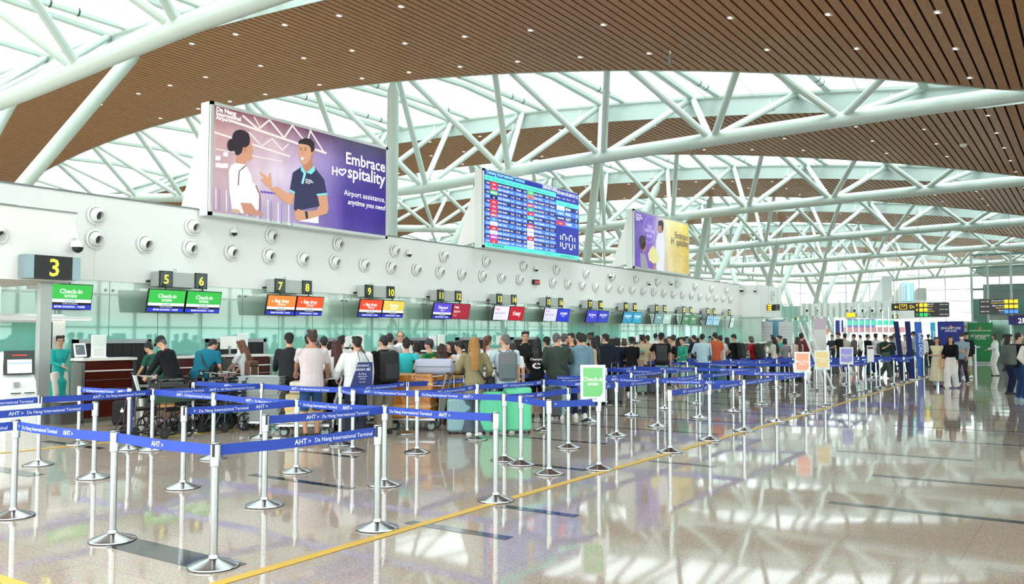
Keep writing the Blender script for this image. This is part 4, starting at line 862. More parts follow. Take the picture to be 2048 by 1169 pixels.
    for sg in (-1, 1):
        S, E, Wt = arms[sg]; f = (Wt - E).normalized(); inn = V((-sg, .25, 0)); pn = (inn - f * inn.dot(f)).normalized(); sd = f.cross(pn) * (1 if sg > 0 else -1)
        if sd.y < 0 and abs(f.z) > .6: sd = -sd
        if abs(f.z) <= .6: pn = V((0, 0, -1)); pn = (pn - f * pn.dot(f)).normalized(); sd = f.cross(pn); sd = sd if sd.x * -sg > 0 else -sd
        ro = Matrix((sd, pn, f)).transposed().to_4x4(); ex.ell(Wt + f * .05, (.039, .017, .05), sk, 10, None, ro)
        ex.tube([Wt - f * .01, Wt + f * .03], [.024, .026], sk, 8)
        for i, L in enumerate((.062, .072, .068, .052)):
            bs = Wt + f * .088 + sd * (.027 - .018 * i); c1 = bs + (f * .9 + pn * .35).normalized() * L * .5; c2 = c1 + (f * .45 + pn * .9).normalized() * L * .5
            ex.tube([bs - f * .02, bs, c1, c2], [.0095, .0092, .0085, .007], sk, 6)
        tb = Wt + f * .03 + sd * .03; ex.tube([tb - sd * .01, tb + (sd * .7 + f * .7 + pn * .2) * .028, tb + (sd * .5 + f * 1.0 + pn * .5) * .052], [.012, .011, .0085], sk, 6)
    pend(b, 'body', t, vx, sk, ex)
    # face
    if not far or abs(face) > 60:
        for sg in (-1, 1): e = MB(); e.ell((sg * .031, .0885, .006), (.011, .005, .0065), M('1c1412', .2), 8, HT); e.tube([HT @ V((sg * .018, .094, .022)), HT @ V((sg * .045, .087, .022))], .0028, hairmat(hc), 4); e.obj('eye', t)
        e = MB(); e.ell((0, .090, -.055), (.021, .006, .006), M('a8584c', .4), 8, HT); e.obj('mouth', t)
    # hair
    hb = MB(); hm = hairmat(hc); rnd = random.Random(int(x * 7 + fy))
    def E_(c, r): hb.ell(c, r, hm, 10, HT)
    if hair != 'bald':
        thin = hair in ('crop', 'cap')
        E_((0, -.018, .026), (.084 - .004 * thin, .093, .098 - .006 * thin)); E_((0, -.055, -.03), (.062, .042, .055))
        for sg in (-1, 1): E_((sg * .062, -.005, .015), (.024, .04, .05))
        if not thin:
            E_((0, .045, .08), (.062, .045, .036))
            for i in range(7): a = rnd.uniform(0, 6.28); E_((.055 * cos(a), -.01 + .06 * sin(a), .075 + rnd.uniform(-.02, .03)), (.04, .04, .034))
    def B_(*q): return U(q)
    R3 = HT.to_3x3()
    if hair in ('long', 'longc'):
        L = (.42 if hair == 'long' else .36) - (.14 if top in ('coat', 'hoodie') else 0); w = .085 if hair == 'long' else .115
        P0 = HT @ V((0, -.05, .03)); P1 = HT @ V((0, -.075, -.09)); bk = -.07 if top in ('coat', 'hoodie') else 0; P2 = U((0, -.135 + bk, 1.38)); P3 = U((0, -.15 + bk, 1.5 - L - (.08 if bk else 0)))
        rr = []
        for P_, ww, dd in ((P0, .075, .05), (P1, w * .95, .045), (P2, w, .04), (P3.lerp(P2, .4), w, .036), (P3, w * .6, .02)): rr.append([tuple(P_ + V((ww * cos(2 * pi * j / 12), dd * sin(2 * pi * j / 12), 0))) for j in range(12)])
        hb.rings(rr, hm)
        for sg in (-1, 1): hb.tube([HT @ V((sg * .066, .01, .04)), HT @ V((sg * .08, -.0, -.06)), U((sg * .09, -.03, 1.44)), U((sg * .095, .05 if sg > 0 else -.06, 1.3))], [.03, .03, .028, .018], hm, 8)
        if hair == 'longc':
            for i in range(26): a = rnd.uniform(0, 6.28); z = rnd.uniform(-.28, .06); hb.ell(HT @ V((.095 * cos(a), -.06 + .05 * sin(a) * (1 if z < 0 else .5), z)), (.035, .035, .04), hm, 8)
    if hair == 'bob':
        E_((0, -.045, -.05), (.085, .06, .09)); [E_((sg * .072, .0, -.05), (.026, .045, .085)) for sg in (-1, 1)]
    if hair == 'pony': hb.tube([HT @ V((0, -.1, .04)), HT @ V((0, -.15, .0)), HT @ V((0, -.15, -.14)), HT @ V((0, -.13, -.28))], [.022, .035, .034, .012], hm, 8)
    if hair == 'bun': E_((0, -.112, .055), (.046, .04, .046))
    if hair == 'topbun': E_((0, -.05, .13), (.04, .04, .036))
    if hb.v: pend(hb, 'hair', t, .010 if not far else .014, hm, None, 1)
    if capc:
        e = MB(); cm = M(capc, .8, bump=.1); e.lathe([(.088, -.005), (.09, .03), (.08, .075), (.045, .103), (.001, .112)], cm, 16, HT @ Matrix.Translation((0, -.008, .028)) @ Matrix.Diagonal((.99, 1.12, 1.03, 1)), cap=False)
        br = [(.066 * cos(a), .075 + .085 * sin(a), .032 + .012 * cos(2 * a)) for a in [pi * i / 8 for i in range(9)]]; e.poly([V(q) for q in br], cm, (0, 0, .006), HT); e.obj('cap', t)
    # shoes
    for sg in (-1, 1):
        Hh, K, A = legs[sg]; e = MB(); sm = M(shoe, .6); z0 = A.z - .085
        e.rings([[(A.x + w * c1, A.y + y, z0 + hh_) for c1, hh_ in ((-1, .0), (1, .0), (1, hz * .5), (.6, hz), (-.6, hz), (-1, hz * .5))] for y, w, hz in ((-.085, .03, .06), (-.06, .042, .095), (0, .043, .10), (.07, .05, .07), (.14, .047, .05), (.175, .025, .035))], sm); o = e.obj('shoe', t, ang=60)
        if shoe in ('f2f2f0', '20242a'): e2 = MB(); e2.box((A.x, A.y + .045, z0 + .012), (.098, .25, .024), WHITE if shoe == '20242a' else M('d8d8d4', .6)); e2.obj('sole', o)
    # trousers / skirt
    if bot:
        bm_ = cloth(bc, .5, 7); e = MB()
        loose = {'slim': .012, 'jeans': .022, 'wide': .05, 'shorts': .02}.get(bot, .02); end = {'shorts': .86}.get(bot)
        if bot in ('skirt', 'dress'):
            rz_ = [(1.06, TS[2][1] + .015, TS[2][2] + .015), (.93, TS[1][1] + .03, TS[1][2] + .03), (.7, .22, .18), (.45, .26, .21), (.22 if bot == 'dress' else .5, .29, .24)]
            e.rings([ringz(z, w, d, 0, 20) for z, w, d in rz_], bm_)
        else:
            e.rings([ringz(z, w + loose * .6, d + loose * .6, y) for z, w, d, y in [(.82, TS[0][1] * .95, TS[0][2], TS[0][3])] + TS[:3]], bm_)
            for sg in (-1, 1):
                Hh, K, A = legs[sg]; c = V((0, 0, 0))
                if bot == 'shorts': k2 = K + (K - Hh).normalized() * .02; e.tube([Hh + V((0, 0, .03)), Hh.lerp(K, .45), k2], [.092, .09, .082], bm_, 12)
                else:
                    bt_ = A + V((0, -.005, -.055 if bot == 'wide' else -.02)); e.tube([Hh + V((0, 0, .03)), Hh.lerp(K, .4), K, K.lerp(A, .35), K.lerp(A, .75), bt_], [.098 + loose * .3, .08 + loose, .056 + loose, .058 + loose, .044 + loose * 1.25, .040 + loose * (1.8 if bot == 'wide' else 1.0)], bm_, 12)
        pend(e, {'shorts': 'shorts', 'skirt': 'skirt', 'dress': 'skirt'}.get(bot, 'trousers'), t, vx, bm_, None, 3)
    # top
    e = MB(); kind = top; inf = {'tee': .016, 'shirt': .018, 'polo': .016, 'jacket': .035, 'hoodie': .04, 'coat': .04, 'tunic': .01, 'blouse': .022}[kind]
    hem = {'tee': .86, 'shirt': .86, 'polo': .87, 'jacket': .84, 'hoodie': .84, 'coat': .62, 'tunic': .30, 'blouse': .93}[kind]; tm = cloth(tc, .4 if kind in ('tee', 'polo', 'tunic') else .6, 7)
    secs = [(z, w + inf, d + inf, y) for z, w, d, y in TS if z >= hem and z < 1.45] + [(1.455, TS[-2][1] + .012, TS[-2][2] + .012, -.012)]
    if hem < .84: secs = [(hem, .20, .15 if kind == 'coat' else .17, 0), (.75, .20, .155, 0)] + secs
    else: secs = [(hem - .03, secs[0][1] + .005, secs[0][2] + .005, secs[0][3])] + secs
    e.rings([ringz(z, w, d, y) for z, w, d, y in secs], tm)
    if kind in ('hoodie', 'coat', 'jacket', 'shirt', 'polo'): e.tube([U((.06 * cos(a), -.012 + .065 * sin(a), 1.475 + .008 * sin(a))) for a in [2 * pi * i / 12 for i in range(13)]], .016 if kind != 'hoodie' else .03, tm, 8)
    if kind in ('hoodie', 'coat'): e.ell(U((0, -.11, 1.42)), (.12, .065, .085), tm, 12); e.ell(U((0, -.12, 1.36)), (.07, .04, .06), tm, 12)
    long_ = kind in ('jacket', 'hoodie', 'coat', 'tunic', 'blouse') or 'long' in extra
    if 'short' in extra: long_ = False
    for sg in (-1, 1):
        S, E, Wt = arms[sg]; e.ell(S + V((0, 0, -.005)), (.062 + inf * .5, .06 + inf * .5, .055 + inf * .3), tm, 10)
        if long_: e.tube([S, S.lerp(E, .5), E, E.lerp(Wt, .5), E.lerp(Wt, .93)], [.058 + inf * .5, .05 + inf * .6, .044 + inf * .6, .038 + inf * .6, .031 + inf * .5], tm, 10)
        else: e.tube([S, S.lerp(E, .35), S.lerp(E, .78)], [.06 + inf * .3, .062, .062], tm, 10)
    o = pend(e, {'tee': 'shirt', 'polo': 'polo_shirt'}.get(kind, kind), t, vx, tm, None, 3)
    if 'tunic' == kind:  # white trousers show at the side slits
        pass
    if 'lanyard' in extra: q = MB(); q.tube([U((-.07, .07, 1.46)), U((-.03, .135, 1.3)), U((0, .14, 1.16)), U((.03, .135, 1.3)), U((.07, .07, 1.46))], .005, M('2a9ac0', .6), 4); q.box(U((0, .15, 1.1)), (.06, .006, .09), WHITE); q.obj('lanyard', t)
    if 'tie' in extra: q = MB(); q.poly([U((-.02, .135, 1.43)), U((.02, .135, 1.43)), U((.035, .15, 1.08)), U((-.035, .15, 1.08))], M('2a9ac0', .6), (0, .004, 0)); q.obj('tie', t)
    if 'glasses' in extra:
        q = MB()
        for sg in (-1, 1): q.tube([HT @ V((sg * .032 + .022 * cos(a), .098, .006 + .018 * sin(a))) for a in [2 * pi * i / 8 for i in range(9)]], .0022, BLACK, 4); q.tube([HT @ V((sg * .054, .096, .01)), HT @ V((sg * .078, .0, .008))], .002, BLACK, 4)
        q.obj('glasses', t)
    if 'mask' in extra: q = MB(); q.ell((0, .06, -.045), (.06, .055, .048), M('f0f2f2', .8), 12, HT); q.obj('face_mask', t)
    if 'beard' in extra: q = MB(); q.ell((0, .045, -.08), (.058, .052, .045), hairmat(hc), 12, HT); q.obj('beard', t)
    if 'champ' in extra:
        q = MB(); X = V((1, 0, 0)); ys = -.178
        def zy(z): return U((0, ys, z))
        q.text('Champion', zy(1.27), X, UZ, .072, M('eeeeee', .6), 'c', bold=.02)
        n = 22; C0 = zy(1.15); o_ = [C0 + V((.10 * cos(a), 0, .062 * sin(a))) for a in [.55 + (2 * pi - 1.1) * i / n for i in range(n + 1)]]; i_ = [C0 + V((.01 + .066 * cos(a), 0, .036 * sin(a))) for a in [.65 + (2 * pi - 1.3) * i / n for i in range(n + 1)]]
        for i in range(n): q.poly([o_[i], o_[i + 1], i_[i + 1], i_[i]], M('f2f2f2', .6))
        q.poly([C0 + V((-.088, .0005, -.02)), C0 + V((-.03, .0005, -.035)), C0 + V((-.03, .0005, .035)), C0 + V((-.088, .0005, .02))], M('c02040', .6)); q.poly([C0 + V((.0, .0005, -.036)), C0 + V((.03, .0005, -.034)), C0 + V((.03, .0005, .034)), C0 + V((.0, .0005, .036))], M('1c2a6a', .6)); q.obj('print', t)
    if 'print' in extra: q = MB(); c = U((0, -.155, 1.2)); q.ell(c, (.09, .004, .075), M('5aa8a0', .7), 12); q.ell(c + V((.02, -.003, -.03)), (.05, .004, .04), M('b84a50', .7), 12); q.obj('print', t)
    if 'strap' in extra: q = MB(); q.tube([U((-.10, .10, 1.42)), U((-.13, -.02, 1.47)), U((-.02, -.155, 1.27)), U((.14, -.135, 1.05)), U((.21, -.04, .98))], .014, BLACK, 6, flat=.4); q.obj('strap', t)
    if 'phone' in extra: pass
    PEOPLE[key or label] = (t, U, s, arms); return t
def held(key, side=1, fwd=.07):
    t, U, s, arms = PEOPLE[key]; return t, arms[side][2] * s
def wpos(t, l): return Matrix.Translation(t.location) @ Matrix.Rotation(t.rotation_euler.z, 4, 'Z') @ V(l)
def backpack(key, c, c2, label, w=.30, hh=.46, d=.17, name='backpack', oz=0, ox=0, oy=0):
    t, U, s, arms = PEOPLE[key]; q = U((0, -.15 - d / 2, 1.17 + oz)); k = thing(name, label, 'bag', wpos(t, V((ox, q.y + oy, q.z)) * s), t.rotation_euler.z)
    le = math.atan2(U((0, 0, 1.4)).y, U((0, 0, 1.4)).z - .93); T = Matrix.Rotation(-le, 4, 'X'); m = M(c, .75, bump=.15, bscale=14); m2 = M(c2, .75)
    b = MB(); b.rbox((0, 0, 0), (w, d, hh), .07, m, mat=T); b.obj('bag_body', k); b = MB(); b.rbox((0, -d * .5, -hh * .17), (w * .8, d * .35, hh * .5), .04, m2, mat=T); b.obj('front_pocket', k)
    b = MB(); b.tube([(-.05, .0, hh / 2 - .01), (0, 0, hh / 2 + .04), (.05, 0, hh / 2 - .01)], .009, BLACK, 6, mat=T); b.obj('grab_handle', k)
    for sg in (-1, 1): b = MB(); b.tube([(sg * .09, .05, hh * .42), (sg * .12, .14, hh * .55), (sg * .13, .27, hh * .45), (sg * .14, .30, 0), (sg * .15, .12, -hh * .35)], .022, m2, 6, mat=T, flat=.35); b.obj('shoulder_strap', k)
    return k
def sling(key, c, label, loc=(.22, -.05, .9), d=(.12, .3, .24), name='shoulder_bag', up=.5):
    t, U, s, arms = PEOPLE[key]; k = thing(name, label, 'bag', wpos(t, V(loc) * s), t.rotation_euler.z); m = M(c, .6, bump=.2, bscale=10)
    b = MB(); b.rbox((0, 0, 0), d, .05, m); b.obj('bag_body', k); b = MB(); b.tube([(0, -d[1] * .35, d[2] * .45), (-.03, -.06, up), (-.03, .06, up), (0, d[1] * .35, d[2] * .45)], .009, m, 6); b.obj('handle', k); return k
def phone(key, side=1):
    t, U, s, arms = PEOPLE[key]; w = arms[side][2]; e = arms[side][1]; f = (w - e).normalized(); q = (w + f * .09 + V((0, .0, .03))) * s
    k = MB(); k.rbox((0, 0, 0), (.075, .009, .15), .01, BLACK); o = k.obj('phone'); o.location = wpos(t, q); o.rotation_euler = (R(-50), 0, t.rotation_euler.z); tag(o, 'dark smartphone held by the ' + {'phoneboy': 'person in black shorts with the black backpack', 'beard': 'bearded person in black', 'wht': 'person all in white near the green banner'}[key], 'phone')
    return o
BLK = '17181b'; SHO = 'f2f2f0'; DSH = '20242a'; H0 = '1a1412'; H1 = '3a2218'; H2 = '6b4630'; HG = '5c5a58'
P_ = person
P_(116, 832, 1.70, -150, 'bun', H0, 'tunic', '2fb3ab', 'slim', 'e8e2d6', 'b0b0b0', 'b', (.1, .3, 1.08), 0, -20, 'person in a turquoise tunic and white trousers standing by the first desk', 1, extra=('lanyard', 'glasses'), key='staff')
P_(346, 852, 1.74, 60, 'cap', HG, 'jacket', '1d1d20', 'jeans', '55585a', BLK, 'r', 'r', 22, 0, 'person in a black jacket and dark cap leaning over a trolley', nod=25, capc='1b2422', key='m2')
P_(317, 838, 1.62, 50, 'topbun', H0, 'tee', '2a5a4a', 'slim', BLK, BLK, 'r', 'r', 25, 0, 'person with glasses bending behind the person in the black jacket', 1, nod=20, extra=('glasses',))
P_(396, 846, 1.80, -35, 'crop', H0, 'tee', '1a7088', 'jeans', '151518', BLK, 'r', 'r', 38, -20, 'person in a teal t-shirt with a black shoulder strap bending forward', nod=10, extra=('strap',), wide=1.1, key='teal')
P_(491, 838, 1.62, 55, 'long', H2, 'tee', 'dddfe2', 'slim', '2b2b30', BLK, 'r', 'r', 10, 0, 'person with long brown hair in a white top by the tray stack', 1, nod=20, key='w5')
P_(578, 856, 1.75, 10, 'cap', H0, 'jacket', '2c2c30', 'slim', '222226', BLK, 'c', 'c', 8, 0, 'person in a dark grey jacket and black cap beside the one in pale pink', capc='151518', key='m7')
P_(622, 880, 1.80, 8, 'short', '3c2620', 'tee', 'cfc3c4', 'shorts', '2d4d78', BLK, 'c', (.3, .30, .98), 0, 15, 'person in a pale pink t-shirt and blue denim shorts, tattooed forearm', skin=M('b5846a', .55, key='skin3'), wide=1.03, stride=.12, key='pink')
P_(616, 836, 1.72, 15, 'short', H0, 'tee', '4a4a50', 'jeans', '2b2f3a', BLK, 'd', 'k', 0, -25, 'person with dark wavy hair in a grey t-shirt behind the one in pale pink')
P_(630, 840, 1.62, 0, 'crop', HG, 'tee', '55555c', 'jeans', '33333c', BLK, 'd', 'd', 0, 0, 'short person with grey cropped hair in a dark top')
P_(646, 852, 1.70, 0, 'crop', H0, 'polo', 'eceff2', 'slim', '1c1c20', BLK, 'd', 'k', 0, 5, 'person in a white polo shirt with a blue lanyard cord, seen from behind', extra=(), wide=1.05, key='lan')
P_(681, 834, 1.70, 5, 'short', H0, 'tee', 'e4e4e6', 'jeans', '2b2b33', BLK, 'd', 'd', 0, 0, 'person with glossy black hair behind the one with long red brown hair')
P_(672, 866, 1.62, 12, 'long', '4a2018', 'tee', 'eeeeee', 'wide', '1a1a1e', 'e0d6cc', 'h', 'd', 0, 0, 'person with very long red brown hair in a white t-shirt and black trousers', 1, key='red')
P_(712, 876, 1.70, 12, 'short', H0, 'jacket', 'e6e8e6', 'jeans', '27313f', BLK, (.3, .22, 1.0), 'd', 0, 10, 'person in a white jacket carrying a navy tote bag', wide=1.1, key='white')
P_(742, 842, 1.58, 70, 'long', H2, 'blouse', 'a9aaac', 'slim', '33333a', BLK, 'r', 'u', 25, 0, 'person with brown hair in a grey knitted top leaning to one side', 1, nod=20)
P_(768, 868, 1.72, 22, 'crop', H0, 'jacket', '161619', 'jeans', '8a8272', BLK, 'c', 'c', 4, 15, 'person in a black jacket with a large black backpack', key='bj')
P_(778, 836, 1.76, 5, 'crop', H0, 'hoodie', 'b9b9bb', 'jeans', '2b3040', SHO, 'd', 'd', 0, 0, 'person in a light grey hooded top with a thin black strap', extra=('strap',))
P_(800, 828, 1.80, 178, 'crop', H0, 'shirt', 'e9eef2', 'slim', '1d2230', BLK, 'd', 'd', 0, 0, 'person with glasses in a white shirt and blue tie facing the hall', extra=('tie', 'glasses', 'long'))
P_(812, 850, 1.64, 0, 'topbun', H0, 'tunic', '38c0c4', 'slim', 'e8e2d6', 'b0b0b0', 'h', 'h', 0, 0, 'person in a bright turquoise tunic seen from behind, hair in a top knot', 1, wide=1.05)
P_(833, 838, 1.58, 25, 'bob', H0, 'tee', 'cfd3d4', 'slim', '2b3040', BLK, 'd', 'h', 0, 20, 'person with black shoulder-length hair in a pale grey top', 1, extra=('strap',))
P_(858, 840, 1.62, 60, 'cap', H0, 'tee', '2e7a44', 'slim', '2b3040', BLK, 'k', 'k', 0, 10, 'person in a charcoal cap and green top looking to the side', capc='3a3a3e')
P_(884, 850, 1.54, 5, 'longc', '3a2320', 'coat', 'c98432', 'slim', '19191c', '5a3a2a', 'k', 'h', 0, -15, 'person with curly dark brown hair in a long mustard orange coat', 1, key='orange')
P_(901, 838, 1.58, 120, 'long', H0, 'jacket', '1d1c1e', 'slim', '22222a', BLK, 'k', 'h', 0, 0, 'person with a fringe and black leather jacket', 1)
P_(921, 847, 1.60, 40, 'pony', H0, 'blouse', 'dfdcda', 'slim', '222228', BLK, 'k', 'h', 4, 30, 'person in a cream top with dark hair tied back, black bag at the side', 1, nod=12, key='cream')
P_(948, 869, 1.68, 4, 'long', 'a5763e', 'coat', '8f8766', 'wide', '56646e', SHO, 'k', (.26, .16, 1.0), 0, 5, 'person with long fair hair in a khaki hooded jacket and blue jeans', 1, extra=('strap',), key='khaki')
P_(975, 846, 1.70, 0, 'pony', '5a3626', 'blouse', 'e6e4e4', 'slim', '222228', BLK, 'd', 'd', 0, -25, 'person with a reddish brown ponytail and white blouse', 1)
P_(1010, 866, 1.74, 12, 'crop', '6a6460', 'tee', 'c5dbe4', 'shorts', '1d1e24', SHO, (.3, .1, .98), 'd', 0, 30, 'person with cropped grey hair in a pale blue t-shirt and a grey backpack', key='grey', wide=1.05)
P_(1026, 846, 1.56, 10, 'bob', H1, 'tee', 'e6e6e6', 'slim', '2b3040', BLK, 'd', 'd', 0, 0, 'short person with brown hair mostly hidden behind the grey backpack', 1)
P_(1050, 828, 1.80, 205, 'short', H0, 'jacket', '1d1d20', 'slim', '1b1b20', BLK, 'd', 'd', 0, -20, 'person with glasses in black facing the hall', extra=('glasses',))
P_(1054, 822, 1.52, 0, 'bob', '3a2a24', 'jacket', '26262a', 'slim', '222228', BLK, 'd', 'd', 0, 0, 'small person with a brown bob in front of the one with glasses', 1)
P_(1074, 837, 1.64, 0, 'long', '14100f', 'tee', '17171a', 'shorts', '1a1a1e', DSH, (.22, .25, 1.05), 'k', 0, -10, 'person in a black t-shirt with a large white and red emblem on the back', 1, wide=1.12, extra=('champ',), key='champ')
P_(1094, 818, 1.66, 30, 'cap', H0, 'tee', 'e8e8ea', 'slim', '2b3040', BLK, 'd', 'd', 0, 0, 'person in a dark cap and white top beside the one in dark green', capc='1b1b1e')
P_(1114, 838, 1.76, -5, 'crop', HG, 'jacket', '39463f', 'jeans', '9cc0c4', SHO, 'h', 'k', 0, -30, 'person with grey hair in a dark green jacket and pale blue jeans', extra=('strap',), wide=1.12, key='green')
P_(1130, 826, 1.76, -10, 'crop', '504e4e', 'hoodie', '3a3d42', 'slim', '1b1f2b', BLK, 'h', 'h', 0, -30, 'person with dark grey hair and a charcoal hooded top')
P_(1143, 818, 1.76, 110, 'short', H0, 'tee', 'c84a40', 'jeans', '2b3040', BLK, 'u', 'd', 0, 20, 'person with glasses resting a hand on the chin', extra=('glasses',))
P_(1160, 836, 1.76, 12, 'short', H0, 'hoodie', '6f8fa0', 'slim', '1b2540', SHO, 'h', 'd', 0, 20, 'person in a grey blue hooded sweatshirt', wide=1.1, key='hood')
P_(1168, 812, 1.74, 20, 'short', H0, 'tee', 'b8b0aa', 'slim', '2b3040', BLK, 'd', 'd', 0, 0, 'person with black hair half hidden behind the grey blue sweatshirt')
P_(1182, 804, 1.78, 160, 'short', '0f0d0d', 'jacket', '1b1b1e', 'slim', BLK, BLK, 'd', 'd', 0, 0, 'person with dark skin in a black jacket', skin=M('5c3d30', .5, key='skin4'))
P_(1187, 812, 1.66, 80, 'long', H0, 'blouse', 'c9b698', 'slim', '3a3a40', BLK, 'k', 'p', 0, 0, 'person in a beige top holding something, side view', 1, key='beige')
P_(1195, 802, 1.70, 40, 'bob', H0, 'jacket', '232326', 'slim', BLK, BLK, 'd', 'd', 0, 0, 'person with black hair right behind the one in beige', 1)
P_(1212, 806, 1.74, 20, 'short', H0, 'hoodie', '1c2430', 'slim', '1b1f2b', BLK, 'k', 'd', 0, 30, 'person with a pale blue hood lying over a navy jacket', extra=(), key='hood2')
P_(1236, 788, 1.62, 20, 'bob', H0, 'jacket', '232a44', 'slim', BLK, BLK, 'd', 'd', 0, 0, 'person with a dark bob in a navy jacket', 1); P_(1249, 782, 1.60, 10, 'bob', '6a3a24', 'tee', 'd8c060', 'slim', '2b2b30', BLK, 'd', 'd', 0, 0, 'person with reddish hair and a yellow top', 1)
P_(1264, 790, 1.64, 5, 'cap', H0, 'jacket', '15161a', 'slim', '16171c', SHO, 'c', 'c', 0, 0, 'person in black with a black knitted beret', 1, capc='141416', key='beret')
P_(1285, 786, 1.72, 0, 'short', H0, 'tee', 'c9bf9f', 'slim', '4a4a3a', BLK, 'h', 'd', 0, 10, 'person in a sand coloured t-shirt with a colourful print on the back', extra=('print',), key='tan')
P_(1296, 774, 1.70, 30, 'short', H1, 'tee', 'c8a890', 'slim', '3a3a40', BLK, 'd', 'd', 0, 0, 'person with brown hair right of the sand coloured t-shirt'); P_(1312, 768, 1.78, 0, 'crop', H0, 'shirt', 'e9edf0', 'slim', '22242c', BLK, 'd', 'd', 0, -20, 'person in a white shirt near the desk beyond the queue', extra=('long',))
P_(1324, 790, 1.76, 0, 'cap', H0, 'tee', '1b1c20', 'shorts', '86aebc', SHO, (.34, .15, 1.02), 'd', 0, -15, 'person in a black cap and t-shirt, light blue shorts and dark grey backpack', capc='17181b', key='bcap', wide=1.06)
P_(1341, 772, 1.66, 140, 'short', H1, 'tee', 'b89880', 'slim', '3a3a40', BLK, 'd', 'd', 0, 0, 'person with a tanned face turned to the side'); P_(1348, 770, 1.70, 20, 'cap', H0, 'tee', 'd8ccc0', 'slim', '33343c', BLK, 'd', 'd', 0, 0, 'person in a grey cap beside the long black hair', capc='3c4446')
P_(1358, 779, 1.62, -8, 'long', '0f0d0d', 'tee', '1d1e22', 'shorts', '9fc4cc', SHO, 'd', 'k', 0, -20, 'person with long black hair in a black t-shirt and light blue shorts', 1, key='girl')
P_(1366, 782, 1.64, 130, 'bun', H0, 'tunic', '3aa890', 'slim', 'e8e2d6', 'b0b0b0', 'k', 'd', 0, 0, 'person in a green tunic facing the queue', 1)
P_(1392, 766, 1.72, 60, 'crop', H0, 'jacket', '1d2230', 'slim', '1d2230', BLK, 'k', 'k', 6, 0, 'person in a navy jacket reaching over a desk')
P_(1406, 783, 1.76, 10, 'crop', H0, 'shirt', 'b5d3de', 'jeans', '3a6690', SHO, 'k', 'd', 0, -20, 'person in a light blue shirt and blue jeans', extra=('long',), wide=1.05, key='lblue')
P_(1431, 779, 1.80, 20, 'crop', H0, 'polo', 'c8613e', 'jeans', '4a7896', SHO, 'd', 'd', 0, 10, 'person in a rust orange polo shirt and jeans', wide=1.05, key='rust')
P_(1443, 772, 1.70, 30, 'short', H0, 'tee', 'eeeeee', 'jeans', 'c9c3a8', SHO, 'd', 'h', 4, 0, 'person in a white t-shirt beside the rust orange polo'); P_(1455, 768, 1.62, 60, 'long', '1f1a1c', 'jacket', '26263a', 'slim', '22222a', BLK, 'd', 'k', 0, 0, 'person with dark hair partly hidden by the black backpack', 1)
P_(1472, 772, 1.74, 55, 'short', H0, 'tee', '16171a', 'shorts', '1b1d28', BLK, 'p', 'p', 4, 0, 'person looking at a phone in black t-shirt and shorts with a black backpack', nod=25, key='phoneboy')
P_(1508, 768, 1.66, 65, 'bob', '5c5a5c', 'tee', 'b3202e', 'slim', '1b1b22', BLK, 'k', 'k', 6, 0, 'person with grey hair in a bright red t-shirt', 1, nod=10, key='redtee')
P_(1549, 764, 1.64, 70, 'long', '14100f', 'jacket', 'd2ccbf', 'slim', '2b2b30', BLK, 'p', 'p', 0, 0, 'person with long black hair in a cream jacket, side view', 1, nod=10); P_(1560, 760, 1.68, 120, 'bun', H0, 'tunic', '38b0a8', 'slim', 'e8e2d6', 'b0b0b0', 'k', 'k', 0, 0, 'distant person in a turquoise tunic raising a hand', 1)
P_(1571, 764, 1.58, 20, 'bob', H0, 'tee', '86888a', 'slim', '33333a', BLK, 'd', 'd', 0, 0, 'distant person with a black bob in a grey top', 1, key='bobg'); P_(1597, 764, 1.64, 40, 'long', H1, 'blouse', 'd9bcb8', 'slim', '33333a', BLK, 'd', 'k', 0, 0, 'distant person with brown hair in a dusty pink top', 1)
P_(1604, 760, 1.76, 20, 'cap', H0, 'jacket', '6a2a34', 'slim', '22222a', BLK, 'd', 'd', 0, 0, 'distant person in a maroon jacket and dark cap', capc='24262c'); P_(1609, 757, 1.80, 100, 'crop', H1, 'jacket', '1d2028', 'slim', '1d2028', BLK, 'd', 'd', 0, 0, 'distant person in a dark suit')
P_(1682, 750, 1.84, 60, 'short', '4a2a20', 'tee', '1b1c20', 'shorts', '23242a', SHO, 'p', 'p', 6, 0, 'bearded person in a black t-shirt and shorts looking at a phone', nod=22, extra=('beard',), key='beard', skin=M('d8ab92', .55, key='skin5'))
P_(1691, 749, 1.76, 40, 'short', H0, 'tee', 'dcd4c8', 'jeans', '2a4a80', SHO, 'd', 'd', 0, 0, 'person in a cream t-shirt behind the bearded one'); P_(1709, 748, 1.76, 70, 'crop', H0, 'polo', '6e6e72', 'shorts', '33343a', SHO, 'd', 'k', 0, 20, 'person in a grey polo shirt with a dark collar', wide=1.08)
P_(1737, 750, 1.76, -60, 'crop', H0, 'tee', '17181b', 'jeans', '35506e', BLK, 'x', 'x', 0, 0, 'person in a black t-shirt with folded arms'); P_(1753, 750, 1.76, 10, 'short', H0, 'tee', 'eceff2', 'jeans', '1f2c5a', SHO, 'h', 'd', 0, -20, 'person in a plain white t-shirt between the two in black and green', wide=1.12)
P_(1772, 757, 1.72, -120, 'short', H0, 'polo', '1f3d2c', 'wide', '4a5752', SHO, 'd', 'n', 0, -10, 'person with glasses striding in a dark green t-shirt with a grey backpack', stride=.55, extra=('glasses',), key='gstr', wide=1.08)
P_(1784, 752, 1.66, 70, 'cap', HG, 'jacket', '2a3038', 'slim', '33383c', SHO, 'd', 'h', 0, 0, 'person in a grey cap and dark vest next to the one in green', capc='3a3f44'); P_(1790, 750, 1.78, 60, 'crop', HG, 'tee', '9ab0bc', 'jeans', '3c4450', SHO, 'd', 'd', 0, 0, 'person with grey hair in a grey blue t-shirt behind the leaning flag')
